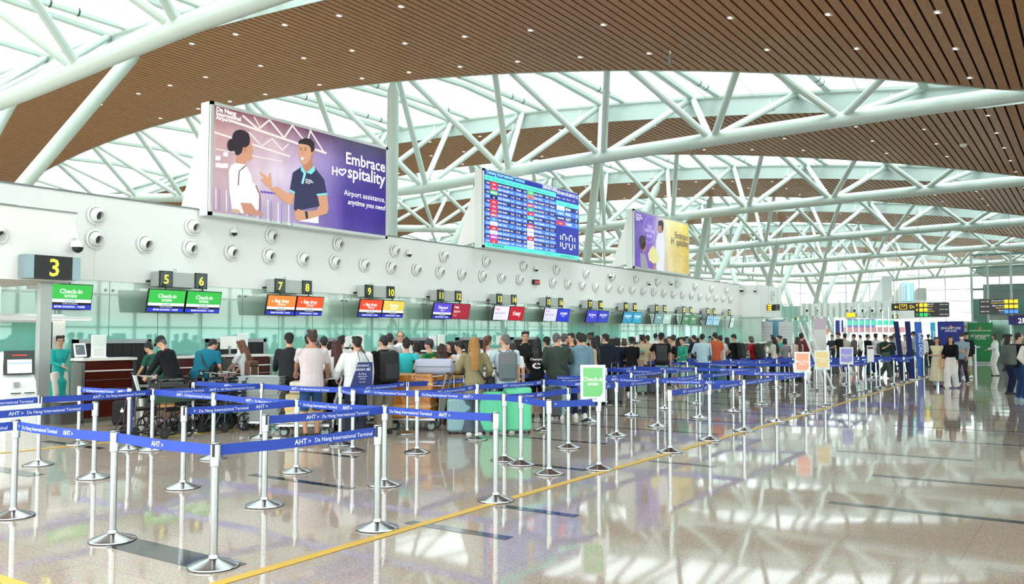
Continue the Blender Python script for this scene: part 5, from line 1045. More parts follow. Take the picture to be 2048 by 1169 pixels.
P_(1829, 742, 1.86, 60, 'cap', H0, 'tee', '9aa8ac', 'jeans', '3c5068', SHO, 'k', 'd', 0, 20, 'person between the two dark blue leaning flags', capc='1c1c20'); P_(1845, 745, 1.74, 10, 'crop', H0, 'shirt', 'e9ebec', 'slim', '3c4450', BLK, 'd', 'd', 0, 0, 'distant person in white behind the BAG DROP column', extra=('long',)); P_(1812, 747, 1.72, 150, 'short', H0, 'tee', 'e6e0dc', 'jeans', '33405a', BLK, 'p', 'd', 0, 0, 'distant person in white between the leaning flags')
P_(1858, 735, 1.74, 30, 'short', H0, 'jacket', '26262c', 'slim', '26262c', BLK, 'd', 'd', 0, 0, 'distant person in black near the second counters')
P_(1876, 776, 1.64, 160, 'long', '4a2c20', 'blouse', 'd8cfae', 'dress', 'd6cdae', '4a3c34', 'x', 'x', 0, 25, 'person in a cream blouse and long cream skirt walking towards the viewer', 1, stride=.18, key='cdress')
P_(1903, 777, 1.68, 168, 'long', '17110f', 'blouse', '131316', 'wide', 'e2e0dc', 'd8d2c8', 'v', 'd', 0, 30, 'person with long black hair in a black blouse and wide white trousers', 1, stride=.3, key='cblack')
P_(1926, 768, 1.76, 160, 'cap', H0, 'polo', '8ba0ac', 'slim', '36383e', DSH, 'v', 'x', 0, 15, 'person in a grey blue polo shirt, cap and white face mask', capc='3a2f33', extra=('mask',), stride=.25, key='mask')
P_(1935, 757, 1.80, 165, 'cap', H0, 'jacket', '1f2434', 'shorts', 'd6d6c8', SHO, 'd', 'w', 0, 10, 'person in a navy jacket and beige shorts behind the masked one', capc='1c2028', stride=.2)
P_(1992, 752, 1.74, 95, 'bob', H1, 'jacket', 'e4eaea', 'wide', 'e0e2de', BLK, 'k', 'd', 0, 10, 'person all in white holding a phone near the green banner', 1, key='wht')
P_(2020, 790, 1.74, -70, 'long', '1a1412', 'tee', '1f1f24', 'slim', '1d2540', BLK, 'k', 'k', 0, -15, 'person with long dark hair at the right edge of the hall', 1); P_(2041, 803, 1.78, -55, 'crop', H0, 'tee', '26282c', 'slim', '26406a', '8fa8b0', 'k', 'k', 0, -20, 'person in a dark t-shirt and blue jeans with a large grey green backpack', key='redge')
P_(2066, 812, 1.74, -30, 'short', H0, 'shirt', 'e2e2da', 'jeans', '26406a', SHO, 'h', 'k', 0, 0, 'person in a cream shirt cut off by the right edge', extra=('long',)); P_(2011, 742, 1.74, -60, 'short', H0, 'tee', 'a8a09a', 'slim', '4a5a70', BLK, 'd', 'd', 0, 0, 'distant person in grey near the lift door')
far_p = [(1865, 728, '22252c', 'black'), (1886, 726, 'c8c2ba', 'beige'), (1640, 734, '3c2d5a', 'purple'), (1722, 732, 'e2e2e2', 'white'), (1545, 742, '6a8a70', 'green'), (1628, 740, 'd6d6d6', 'pale grey'), (1665, 736, '3a3f4a', 'dark grey'), (1800, 733, 'b8c4cc', 'pale blue')]
for i, (x, fy, c, n_) in enumerate(far_p): P_(x, fy, 1.7, random.choice([0, 60, 150, -70]), 'short', H0, 'tee', c, 'slim', '2b2f3a', BLK, 'd', 'k', 0, 0, 'small distant person in a %s top, seen through the glass partitions' % n_, i % 2)
backpack('bj', '1c1d20', '26272b', 'large black backpack with a white label tag, worn over a black jacket', .32, .52, .2)
backpack('grey', '6d7274', '5d6b70', 'two tone grey backpack worn by the person with cropped grey hair', .32, .50, .18)
backpack('bcap', '36373a', '2c2d30', 'dark charcoal backpack above light blue shorts', .31, .48, .17); backpack('phoneboy', '1a1b1e', '222327', 'black backpack worn by the person looking at a phone', .32, .5, .18)
backpack('redtee', '1f2d29', '28362f', 'big dark green black backpack on the person in red', .34, .5, .22); backpack('gstr', '55585a', '66696b', 'grey backpack on the striding person in dark green', .3, .44, .16); backpack('redge', '55605a', '4a4f50', 'large grey green backpack at the right edge', .36, .52, .24)
for k_ in ('phoneboy', 'beard', 'wht'): phone(k_, -1 if k_ == 'wht' else 1)
# navy tote with white lettering
t_, U_, s_, ar_ = PEOPLE['white']; k = thing('tote_bag', 'navy blue tote bag with white lettering hanging on the white jacket', 'bag', wpos(t_, (.04, -.22, 1.06)), t_.rotation_euler.z)
b = MB(); b.poly([(-.19, -.04, -.22), (.17, -.04, -.18), (.17, -.04, .2), (-.06, -.04, .2)], M('26336c', .7), (0, .08, 0)); b.obj('bag_body', k)
b = MB(); [b.text(s, (.0, -.044, z), V((1, 0, 0)), UZ, z2, M('e6e8f4', .6), 'c', bold=.01) for s, z, z2 in (('DANANG', .13, .05), ('BÁNH MÌ', .06, .065), ('Da Nang', -.0, .035), ('International', -.04, .03), ('Terminal', -.08, .03), ('souvenir', -.13, .03))]; b.obj('lettering', k)
b = MB(); b.tube([(-.03, 0, .2), (-.06, .06, .36), (-.0, .14, .40)], .012, M('26336c', .7), 6, flat=.4); b.tube([(.12, 0, .2), (.04, .06, .36), (.0, .14, .40)], .012, M('26336c', .7), 6, flat=.4); b.obj('handle', k)
sling('red', '1c1c1f', 'black rounded shoulder bag hanging between the white polo and the white jacket', (-.23, .05, 1.05), (.13, .34, .26), up=.38)
sling('w5', '6a4a34', 'brown leather bag on the shoulder of the person with long brown hair', (-.1, -.2, 1.12), (.3, .16, .3), up=.2); sling('teal', '1c1c1f', 'black cross-body bag hanging from the teal t-shirt', (.2, .2, 1.0), (.1, .24, .2), up=.1)
sling('cream', '1b1b1e', 'black soft bag beside the yellow wrapped boxes', (-.05, -.2, 1.1), (.26, .16, .3), up=.2); sling('khaki', '1a1a1c', 'black handbag partly hidden beside the khaki jacket', (.3, .1, .92), (.14, .2, .2), up=.15)
sling('lblue', '3c4450', 'dark blue sling bag at the hip of the light blue shirt', (.22, .0, 1.0), (.08, .24, .16), up=.4); sling('cdress', 'd8a080', 'peach paper bag carried by the person in cream', (-.2, .1, .85), (.1, .24, .3), name='paper_bag', up=.25)
sling('beret', 'b08c84', 'dusty pink soft travel bag next to the black beret', (.2, .3, .92), (.34, .3, .24), name='travel_bag', up=.17); sling('orange', 'c83048', 'pink and black patterned backpack beside the mustard coat', (-.16, .22, 1.15), (.3, .2, .42), name='backpack', up=.25)
sling('bobg', 'a82a6a', 'magenta bag next to the grey top', (-.25, .1, .9), (.3, .2, .25), name='handbag', up=.2)
flush()
# ================================================================ LUGGAGE, TROLLEYS, WHEELCHAIRS
def tohall(p): return math.atan2(-p[0], p[1]) * -1
def face_rz(p, face): return math.atan2(p[1], p[0]) + R(face) - pi / 2
def suitcase(loc, rz, c, label, w=.42, d=.26, h=.62, hd=0, lay=None, ribs=True, group=None):
    t = thing('suitcase', label, 'suitcase', loc, rz, group); m = M(c, .3, bump=.0); T = Matrix.Identity(4)
    if lay == 'flat': T = Matrix.Translation((0, h / 2, d / 2)) @ Matrix.Rotation(pi / 2, 4, 'X')
    if lay == 'side': T = Matrix.Translation((h / 2, 0, w / 2)) @ Matrix.Rotation(-pi / 2, 4, 'Y')
    z0 = .05 if not lay else 0
    b = MB(); b.rbox((0, 0, z0 + h / 2), (w, d, h), .06, m, mat=T, n=4)
    if ribs:
        for i in range(-2, 3):
            b.box((i * w * .17, 0, z0 + h / 2), (w * .05, d + .012, h * .84), m, mat=T)
    b.obj('shell', t)
    b = MB(); b.box((0, 0, z0 + h / 2), (w + .006, .012, h * .96), M('55595c', .4), mat=T); b.obj('zip', t)
    b = MB()
    for sg in (-1, 1): b.tube([(sg * .08, d * .3, z0 + h * .98), (sg * .08, d * .3, z0 + h + hd)], .009, STEEL, 6, mat=T)
    b.tube([(-.09, d * .3, z0 + h + hd), (.09, d * .3, z0 + h + hd)], .016, BLACK, 6, mat=T); b.obj('handle', t)
    for sx in (-1, 1):
        for sy in (-1, 1):
            b = MB(); b.tube([(sx * (w / 2 - .05) - .012, sy * (d / 2 - .04), z0 - .025), (sx * (w / 2 - .05) + .012, sy * (d / 2 - .04), z0 - .025)], .026, RUBBER, 10, mat=T); b.obj('wheel', t)
    return t
CTM = M('c9cccb', .3, .7); WH = M('2a2c2e', .6); HUB = M('9fb0b0', .4)
def wheel(b, c, r, w=.03, ax='x'):
    T = Matrix.Translation(c) @ (Matrix.Rotation(pi / 2, 4, 'Y') if ax == 'x' else Matrix.Rotation(pi / 2, 4, 'X'))
    b.lathe([(r * .75, -w / 2), (r, -w / 2), (r, w / 2), (r * .75, w / 2), (r * .75, -w / 2)], WH, 16, T, cap=False); b.lathe([(.001, -w * .4), (r * .75, -w * .45), (r * .75, w * .45), (.001, w * .4)], HUB, 14, T)
def cart(loc, rz, label):
    t = thing('luggage_trolley', label, 'trolley', loc, rz, 'luggage trolleys in the queue')
    b = MB(); b.box((0, .35, .2), (.56, .85, .035), CTM); [b.tube([(s * .27, -.08, .22), (s * .2, .75, .22)], .016, CTM, 6) for s in (-1, 1)]; b.obj('platform', t)
    b = MB(); [b.tube([(s * .2, -.12, .16), (s * .24, -.16, .6), (s * .26, -.28, 1.0)], .02, CTM, 8) for s in (-1, 1)]; b.box((0, -.14, .45), (.42, .02, .34), M('c8d0cc', .4)); b.obj('upright', t)
    b = MB(); b.tube([(-.29, -.3, 1.02), (.29, -.3, 1.02)], .02, BLACK, 8); b.obj('push_handle', t)
    b = MB(); z = .84
    for s in (-1, 1): b.tube([(s * .24, -.2, z + .14), (s * .24, .06, z + .12), (s * .24, .06, z - .04), (s * .24, -.2, z - .04)], .007, CTM, 5)
    for i in range(6): b.tube([(-.24, -.2 + .052 * i, z - .04), (.24, -.2 + .052 * i, z - .04)], .005, CTM, 4)
    for k in range(4): b.tube([(-.24, .06, z - .02 + .045 * k), (.24, .06, z - .02 + .045 * k)], .005, CTM, 4)
    b.box((0, .068, z + .04), (.34, .008, .11), M('b06a78', .4)); b.obj('basket', t)
    for c in ((-.25, 0, .085), (.25, 0, .085), (-.06, .72, .07), (.06, .72, .07)): b = MB(); wheel(b, c, .085 if c[1] < .5 else .07); b.box((c[0], c[1], c[2] + .07), (.045, .05, .08), BLACK); b.obj('wheel', t)
    return t
def wrapped(loc, rz, d, c, label, band=None):
    t = thing('wrapped_box', label, 'box', loc, rz); m = M(c, .22, bump=.5, bscale=9, spec=.8, var=.12); b = MB(); b.rbox((0, 0, d[2] / 2), d, .04, m); b.obj('carton', t)
    b = MB(); q = M('e8b060' if not band else band, .2, spec=.8)
    b.box((0, 0, d[2] * (.5 if not band else .3)), (d[0] + .008, d[1] + .008, .05), q); b.obj('tape', t); return t
def on(p, rz, l): return Matrix.Translation(p) @ Matrix.Rotation(rz, 4, 'Z') @ V(l)
# orange boxes
p = fl(868, 859); rz = face_rz(p, 78); cart(p, rz, 'luggage trolley carrying the two orange wrapped boxes')
o1 = on(p, rz, (0, .36, .222)); wrapped(o1, rz, (.58, .72, .42), 'c97b24', 'orange film wrapped box, lower of two on a trolley'); wrapped(o1 + V((0, 0, .425)), rz + .06, (.58, .74, .36), 'd08428', 'orange film wrapped box, upper of two, under the lilac suitcase')
suitcase(on(p, rz, (0, -.02, .222 + .425 + .362)), rz + .05, 'b8bdd2', 'pale lilac grey suitcase lying flat on top of the orange boxes', .46, .26, .68, 0, 'flat')
# yellow boxes
p = fl(938, 848); rz = face_rz(p, 72); cart(p, rz, 'luggage trolley carrying the yellow wrapped boxes'); o1 = on(p, rz, (0, .36, .222))
wrapped(o1, rz, (.55, .6, .48), 'b8902e', 'yellow brown wrapped box with a green band, lower of two', '2f9a4a'); wrapped(o1 + V((0, 0, .485)), rz - .08, (.52, .62, .46), 'be9230', 'yellow brown wrapped box, upper of two, beside the khaki jacket')
# black suitcases on a trolley
p = fl(752, 856); rz = face_rz(p, 25); cart(p, rz, 'luggage trolley with black suitcases in front of the black jacket'); suitcase(on(p, rz, (-.14, .3, .222)), rz, '2a2c2d', 'black suitcase standing on a trolley', .26, .4, .62, 0); suitcase(on(p, rz, (.15, .3, .222)), rz, '3a3f3e', 'charcoal suitcase standing on the same trolley as the black one', .26, .4, .6, 0)
suitcase(on(p, rz, (-.05, -.02, .91)), rz + .2, '2d3230', 'dark green black suitcase lying on top of the trolley', .5, .26, .62, 0, 'flat')
# pink shirt's trolley with pale boxes
p = fl(655, 872); rz = face_rz(p, 80); cart(p, rz, 'luggage trolley pushed by the person in pale pink'); wrapped(on(p, rz, (0, .36, .222)), rz, (.5, .62, .5), 'c9bd86', 'pale yellow plastic wrapped parcel on the trolley behind the denim shorts'); wrapped(on(p, rz, (0, .36, .725)), rz, (.44, .5, .2), 'd8d2bc', 'cream parcel, upper one behind the pale pink t-shirt')
# black jacket's trolley
p = fl(300, 862); rz = face_rz(p, -85); cart(p, rz, 'luggage trolley with a basket and dark bag in front of the black jacket and cap'); wrapped(on(p, rz, (0, .36, .222)), rz, (.45, .5, .45), '8a6a48', 'brown cardboard box low on the trolley by the black backpack'); suitcase(on(p, rz, (0, .3, .68)), rz, '23282a', 'dark bag lying across the trolley under the basket', .44, .24, .5, 0, 'flat', False)
p = fl(438, 848); cart(p, face_rz(p, -70), 'empty luggage trolley with a pink advert on its basket'); p = fl(458, 842); cart(p, face_rz(p, -75), 'second empty luggage trolley nested behind the first')
# upright suitcases
for (x, y, f, c, lb, w, d, h, hd) in [(918, 868, 5, '8fb6be', 'light blue ribbed suitcase with raised handle beside the khaki jacket', .42, .26, .55, .42), (985, 868, 0, '62d4a4', 'bright mint green suitcase between the khaki jacket and the pale blue t-shirt', .46, .28, .68, .4),
        (1036, 866, 0, '68d8a8', 'bright mint green suitcase right of the grey backpack', .48, .3, .74, 0), (512, 852, 30, '27496e', 'navy blue suitcase by the stack of trays', .5, .3, .62, .45), (1172, 820, 0, '7f8e8c', 'grey green suitcase behind the Check-in notice', .42, .28, .6, .35), (1147, 824, 0, 'a9adae', 'silver suitcase beside the grey blue sweatshirt', .4, .26, .58, .4),
        (1281, 788, 0, 'a9c9bf', 'pale mint suitcase under the dusty pink bag', .46, .3, .68, 0), (1309, 790, 0, '2e2e34', 'dark suitcase right of the pale mint one', .4, .26, .55, .2), (1375, 778, 0, 'a8cfc0', 'large pale mint suitcase beside the light blue shorts', .5, .3, .78, .3), (1440, 776, 0, '2f7a58', 'dark green suitcase behind the rust orange polo', .44, .28, .6, 0),
        (1666, 750, 0, '1d1e20', 'black suitcase beside the bearded person', .5, .32, .66, .35), (1104, 838, 0, '3c3e42', 'dark grey suitcase between the black and dark green tops', .4, .26, .6, .45), (1592, 762, 0, '5a2848', 'distant plum suitcase by the dusty pink top', .44, .28, .6, .3), (697, 868, 0, '30334a', 'dark suitcase half hidden behind the navy tote bag', .38, .26, .55, 0), (1230, 808, 0, '34363c', 'black suitcase beyond the green Check-in notice', .4, .26, .56, .4), (1500, 768, 0, '26282c', 'black suitcase at the feet of the one in red', .44, .28, .55, 0)]:
    p = fl(x, y); suitcase(p, face_rz(p, f), c, lb, w, d, h, hd)
# zebra print bag on the green suitcase
p = fl(998, 866); b = MB(); b.rbox((0, 0, 0), (.3, .1, .3), .04, M('e8e6da', .7)); [b.box((-.12 + .04 * i, -.051, .02 * (i % 2)), (.016, .004, .24), BLACK, i * .0) for i in range(7)]; o = b.obj('tote_bag'); o.location = (p.x, p.y, .86); o.rotation_euler.z = face_rz(p, 0); tag(o, 'black and white striped bag resting on the mint green suitcase', 'bag')
# backpack on the floor
p = fl(243, 850); k = thing('backpack', 'black backpack standing on the floor by the first desk', 'bag', p, face_rz(p, 170)); m = M('1b1c1e', .8, bump=.3, bscale=12)
b = MB(); b.rbox((0, 0, .23), (.34, .22, .46), .09, m); b.obj('bag_body', k); b = MB(); b.rbox((0, .12, .15), (.26, .06, .22), .03, m); b.obj('front_pocket', k); b = MB(); b.tube([(-.05, 0, .45), (0, 0, .5), (.05, 0, .45)], .01, BLACK, 6); b.obj('grab_handle', k); b = MB(); b.box((-.03, .153, .27), (.06, .004, .05), WHITE); b.box((-.03, .153, .31), (.02, .004, .04), WHITE); b.obj('name_tag', k)
# tray stack on a trolley
TRY = M('a9b3b2', .45); p = fl(528, 858); rz = face_rz(p, 70)
t = thing('tray_trolley', 'low wheeled base under the stack of grey trays', 'trolley', p, rz); b = MB(); b.box((0, 0, .14), (.55, .8, .04), CTM); b.obj('platform', t)
for c in ((-.22, -.32, .06), (.22, -.32, .06), (-.22, .32, .06), (.22, .32, .06)): b = MB(); wheel(b, c, .06); b.obj('wheel', t)
tr = MB(); n_ = 4
def trayring(w, d, z): return [(sx * w / 2, sy * d / 2, z) for sx, sy in ((-1, -1), (1, -1), (1, 1), (-1, 1))]
tr.rings([trayring(.46, .66, .004), trayring(.54, .76, .12), trayring(.58, .80, .12), trayring(.58, .80, .11), trayring(.55, .77, .105), trayring(.48, .68, 0)], TRY, False); tr.poly(trayring(.48, .68, .003), TRY); t0 = tr.obj('tray', None, False)
tl = ['lowest'] + ['second', 'third', 'fourth', 'fifth', 'sixth', 'seventh', 'eighth', 'ninth', 'tenth', 'eleventh', 'twelfth', 'thirteenth', 'fourteenth']
for i in range(14):
    o = t0 if i == 0 else t0.copy()
    if i: COL.objects.link(o)
    o.location = on(p, rz, (.012 * (i % 3 - 1), .01 * (i % 2), .165 + .052 * i)); o.rotation_euler.z = rz + .02 * (i % 3 - 1); tag(o, 'grey plastic baggage tray, %s from the bottom of the stack' % tl[i], 'tray', 'stack of grey plastic trays')
# wheelchairs
WF = M('4a3038', .3, .6); SEAT = M('1d1e20', .8)
def wheelchair(loc, rz, label, fc=None, sc=1.0):
    t = thing('wheelchair', label, 'wheelchair', loc, rz, None); F = fc or WF; w = .17
    for s in (-1, 1):
        b = MB(); T = Matrix.Translation((s * (w + .04), -.12, .16)) @ Matrix.Rotation(pi / 2, 4, 'Y'); b.lathe([(.135, -.016), (.16, -.016), (.16, .016), (.135, .016), (.135, -.016)], WH, 24, T, cap=False); b.lathe([(.001, -.02), (.03, -.02), (.03, .02), (.001, .02)], BLACK, 10, T)
        for i in range(5): a = 2 * pi * i / 5; b.tube([(s * (w + .04), -.12, .16), (s * (w + .04), -.12 + .14 * cos(a), .16 + .14 * sin(a))], .012, BLACK, 5)
        b.obj('rear_wheel', t)
        b = MB(); T = Matrix.Translation((s * w, .28, .09)) @ Matrix.Rotation(pi / 2, 4, 'Y'); b.lathe([(.06, -.015), (.09, -.015), (.09, .015), (.06, .015), (.06, -.015)], WH, 16, T, cap=False); b.lathe([(.001, -.012), (.06, -.012), (.06, .012), (.001, .012)], M('3a3c3e', .5), 12, T); b.obj('caster', t)
        b = MB(); b.tube([(s * w, .28, .12), (s * w, .28, .45), (s * w, .24, .66), (s * w, -.15, .66), (s * w, -.15, .2)], .013, F, 6); b.tube([(s * w, -.15, .3), (s * w, -.16, .9), (s * w, -.28, .93)], .013, F, 6); b.tube([(s * w, .28, .45), (s * w, -.15, .45)], .013, F, 6); b.obj('frame', t)
        b = MB(); b.tube([(s * w, -.18, .92), (s * w, -.31, .93)], .02, BLACK, 8); b.obj('push_handle', t); b = MB(); b.box((s * w, .05, .68), (.05, .3, .03), BLACK); b.obj('armrest', t)
        b = MB(); b.tube([(s * w * .8, .3, .42), (s * w * .8, .45, .15)], .011, F, 6); b.box((s * w * .7, .48, .13), (.13, .12, .015), BLACK); b.obj('footrest', t)
    b = MB(); b.tube([(-w, .2, .2), (w, -.1, .45)], .01, F, 6); b.tube([(w, .2, .2), (-w, -.1, .45)], .01, F, 6); b.obj('cross_brace', t)
    b = MB(); b.rbox((0, .06, .47), (w * 2, .38, .03), .03, SEAT); b.obj('seat', t); b = MB(); b.rbox((0, -.155, .69), (w * 2, .025, .38), .01, SEAT); b.obj('backrest', t); return t
for (x, y, f, lb, fc) in [(290, 872, 120, 'wheelchair nearest the black backpack, its rear wheel in front', None), (346, 874, 125, 'wheelchair with a dark green jacket over it', None), (388, 862, 130, 'third wheelchair along the row, teal tinted frame', M('3a6a72', .3, .6)), (424, 862, 120, 'fourth wheelchair along the row', None), (462, 862, 130, 'last wheelchair of the row, beside the navy suitcase', M('35555f', .3, .6)), (368, 850, 120, 'wheelchair in the rear of the row behind the third', None), (440, 850, 125, 'wheelchair standing behind the fourth one', None)]:
    p = fl(x, y); wheelchair(p, face_rz(p, f), lb, fc)
p = fl(346, 874); rz = face_rz(p, 125); b = MB(); b.rings([[(x_ * w_, y_, .72 + zz + .03 * sin(3 * x_)) for x_, zz in ((-1, -.12), (-.8, .02), (0, .05), (.8, .02), (1, -.14), (.7, -.03), (0, 0), (-.7, -.03))] for y_, w_ in ((-.3, .2), (-.1, .27), (.1, .26), (.3, .22), (.42, .1))], M('2c4a34', .8, bump=.7, bscale=8)); o = b.obj('folded_jacket'); o.location = p; o.rotation_euler.z = rz; tag(o, 'dark green jacket thrown over a wheelchair', 'jacket')
# ================================================================ FAR END OF THE HALL
def atYz(x, y, Y): return atY(x, y, Y)
WW = M('eef0ee', .5); TEAL = M('7fb8a8', .2, spec=.8)
# curved white band of the second island
b = MB(); L = []
for x, yt, yb, Y in [(1600, 609, 631, 72), (1650, 607, 634, 70.5), (1700, 605, 636.5, 69), (1745, 603.3, 638, 67.5), (1782, 602, 639.5, 66)]:
    a, c = atY(x, yt, Y), atY(x, yb, Y); L.append([(a.x, a.y, c.z), (a.x, a.y, a.z), (a.x, a.y + .5, a.z), (a.x, a.y + .5, c.z)])
for x, yt, yb, Y in [(1850, 601, 637, 72), (1895, 601, 637, 84)]:
    a, c = atY(x, yt, Y), atY(x, yb, Y); L.append([(a.x, a.y, c.z), (a.x, a.y, a.z), (a.x - .3, a.y + .5, a.z), (a.x - .3, a.y + .5, c.z)])
b.rings(L, WW); struct(b, 'wall_far_island', False)
for i, x in enumerate((1614, 1634, 1694, 1709, 1726, 1744, 1763)):
    q = atY(x, 622, 72 - 6 * (x - 1600) / 182 - .05); t = thing('jet_nozzle', 'small dark centred air nozzle on the far curved white wall', 'vent', (q.x, q.y, q.z), 0, 'air nozzles on the far white wall')
    b = MB(); b.lathe([(.001, .04), (.1, .04), (.12, 0)], BLACK, 12, Matrix.Rotation(pi / 2, 4, 'X'), cap=False); b.obj('opening', t); b = MB(); b.lathe([(.11, .05), (.22, .03), (.24, 0)], WW, 16, Matrix.Rotation(pi / 2, 4, 'X'), cap=False); b.obj('collar', t)
b = MB(); q = atY(1566, 608, 78); b.box((q.x - 6.5, 79, 2.0), (17, .2, 4.6), TEAL); struct(b, 'wall_far', False)
# tall glass fins
FIN = M('b9dccf', .1, spec=.9, alpha=.55)
for i, x in enumerate(list(range(1572, 1800, 12))):
    Y = 60 + (i % 4) * 1.6; a, c = atY(x, 602 + (i % 3) * 6, Y), atY(x, 690, Y); b = MB(); b.box((0, 0, a.z / 2), (.035, .5, a.z), FIN); b.box((0, -.25, a.z / 2), (.03, .03, a.z), M('8fb5a8', .3)); o = b.obj('glass_fin', None, False); o.location = (a.x, Y, 0); tag(o, 'tall upright glass fin of the far partition', 'glass panel', 'glass fins of the far partition')
# far counters and light strips behind the fins
for i, (x, y, Y, w, h, c, lb) in enumerate([(1740, 646, 74, 3.6, .4, '59e0c0', 'green and blue light strip sign beyond the glass fins'), (1722, 647, 75, 2.2, .7, '8a7ac8', 'violet shop sign beyond the glass fins'), (1745, 660, 76, 5.0, .45, 'd89aa0', 'pink lit shop front beyond the glass fins'), (1679, 653, 66, .55, .9, '3a2a7a', 'small dark purple panel above the bearded person'), (1655, 664, 68, .35, .5, 'f07a58', 'small orange notice hanging beyond the queue')]):
    q = atY(x, y, Y); t = thing('light_sign', lb, 'sign', (q.x, q.y, q.z - h / 2)); b = MB(); b.box((0, 0, h / 2), (w, .08, h), em(c, .9)); b.obj('panel', t); b = MB(); b.tube([(0, 0, h), (0, 0, h + 6.5)], .012, STEELD, 6); b.obj('hanger', t)
# wayfinding signs
SGN = M('15171a', .3); YS = em('ffd21e', 1.6); WS = em('ffffff', 1.3); GS = em('22c060', 1.4); BS = em('4a8cf0', 1.4)
def way(x0, x1, y0, y1, Y, label, draw, hang=6.0):
    a, c = atY(x0, y1, Y), atY(x1, y0, Y); w, h = c.x - a.x, c.z - a.z; t = thing('direction_sign', label, 'sign', (a.x, Y, a.z)); b = MB(); b.box((w / 2, .08, h / 2), (w, .16, h), SGN); b.obj('case', t)
    b = MB(); draw(b, w, h); b.obj('lettering', t); b = MB(); [b.tube([(w * f, .08, h), (w * f, .08, h + hang)], .012, STEELD, 6) for f in (.15, .85)]; b.obj('hanger', t)
XX = V((1, 0, 0))
def arrow(b, x, z, s, m, ang): T = Matrix.Translation((x, -.006, z)) @ Matrix.Rotation(ang, 4, 'Y') @ Matrix.Scale(s, 4); b.poly([(-.1, 0, -.5), (.1, 0, -.5), (.1, 0, .1), (-.1, 0, .1)], m, None, T); b.poly([(-.4, 0, .05), (.4, 0, .05), (0, 0, .5)], m, None, T)
def d1(b, w, h):
    arrow(b, w * .12, h * .5, h * .5, YS, -pi / 2); X0 = w * .3
    for c, d in (((X0, -.004, h * .2), (h * .9, .006, .03)), ((X0, -.004, h * .8), (h * .9, .006, .03)), ((X0 - h * .45, -.004, h * .5), (.03, .006, h * .6)), ((X0 + h * .45, -.004, h * .5), (.03, .006, h * .6))): b.box(c, d, YS)
    b.poly([(X0 - .3 * h, -.006, h * .45), (X0 + .3 * h, -.006, h * .6), (X0 + .25 * h, -.006, h * .68), (X0, -.006, h * .58), (X0 - .1 * h, -.006, h * .62)], YS); b.text('Departures', (w * .46, -.006, h * .3), XX, UZ, h * .62, YS, bold=.02, maxw=w * .62)
def rows3(vn, en, cols, flip=False):
    def f(b, w, h):
        for i in range(3):
            z = h * (2.5 - i) / 3; m = cols[i]; ax = w * (.08 if not flip else .93); arrow(b, ax, z, h * .2, m, 0 if not flip else pi); bx = w * (.2 if not flip else .72)
            for q in range(2 if not flip else 3): b.box((bx + q * h * .28, -.004, z), (h * .22, .006, h * .24), m)
            b.text(vn[i], (w * (.33 if not flip else .66), -.006, z + .02), XX, UZ, h * .11, WS, 'l' if not flip else 'r'); b.text(en[i], (w * (.33 if not flip else .66), -.006, z - h * .12), XX, UZ, h * .10, m, 'l' if not flip else 'r')
            b.text('ภาษา', (w * (.95 if not flip else .04), -.006, z), XX, UZ, h * .08, WS, 'r' if not flip else 'l') if 0 else b.text('한국어 / 中文', (w * (.96 if not flip else .04), -.006, z - .02), XX, UZ, h * .09, WS, 'r' if not flip else 'l')
            if i: b.box((w / 2, -.003, h * (3 - i) / 3), (w, .004, .015), M('4a4e52', .5))
    return f
way(1783, 1862, 606, 622, 61.5, 'black Departures direction sign with a yellow arrow and aeroplane', d1); way(1829, 1898, 605, 635, 60, 'black three line direction sign in front of the Departures sign', rows3(['Nhập cảnh', 'Phòng vé', 'Lối ra'], ['Immigration', 'Ticket offices', 'Fire exit'], [YS, YS, GS]))
way(1959, 2034, 598, 629, 56, 'black direction sign with yellow and blue pictograms above the lift', rows3(['Nhà ga quốc nội', 'Đầy xe hành lý', 'Vệ sinh'], ['Domestic terminal', 'Prepaid area', 'Toilets'], [YS, YS, BS], True))
way(1533, 1558.5, 609, 622, 54.4, 'small black and yellow direction sign on the white corner block', rows3(['Check-in', '', ''], ['20-14', '', ''], [YS, YS, YS]), 6); way(1690, 1711, 626, 635, 64, 'small yellow sign hanging in front of the far white wall', lambda b, w, h: b.box((w / 2, -.004, h / 2), (w * .96, .006, h * .9), YS), 6)
way(1590, 1600, 635, 640, 66, 'tiny yellow exit sign by the far glass wall', lambda b, w, h: b.box((w * .6, -.004, h / 2), (w * .6, .006, h * .8), YS), 6); way(1785, 1796, 630, 637, 66, 'tiny black and yellow sign below the Departures sign', lambda b, w, h: b.box((w * .5, -.004, h / 2), (w * .6, .006, h * .5), YS), 6)
# pylons standing on the far island
for i, (x0, x1, y0, y1, Y, c, lb) in enumerate([(1765, 1782, 553, 603, 69, 'cfd6d6', 'grey white back of a far billboard above the curved white wall'), (1803, 1826, 565, 604, 66, '8fd0d8', 'far departures screen seen at an angle'), (1835, 1852, 576, 604, 74, 'd8e0de', 'farthest white pylon above the curved wall')]):
    a, c_ = atY(x0, y1, Y), atY(x1, y0, Y); w, h = c_.x - a.x, c_.z - a.z; t = thing('far_billboard', lb, 'billboard', (a.x, Y, a.z)); b = MB(); b.box((w / 2, .2, h / 2), (w, .3, h), M(c, .4)); b.poly([(0, .1, 0), (0, .1, h), (-.9, .1, 0)], WW, (0, .15, 0)); b.obj('casing', t)
    if i == 1:
        b = MB(); b.box((w / 2, .03, h / 2), (w * .94, .03, h * .94), em('9ad8e4', 1.2)); [b.box((w * (.2 + .2 * (j % 4)), .01, h * (.08 + .06 * (j // 4 * 1.0))), (w * .12, .01, h * .03), em(['e05060', '4060c0', 'ffffff', '60c090'][j % 4], 1)) for j in range(52)]; b.obj('display', t)
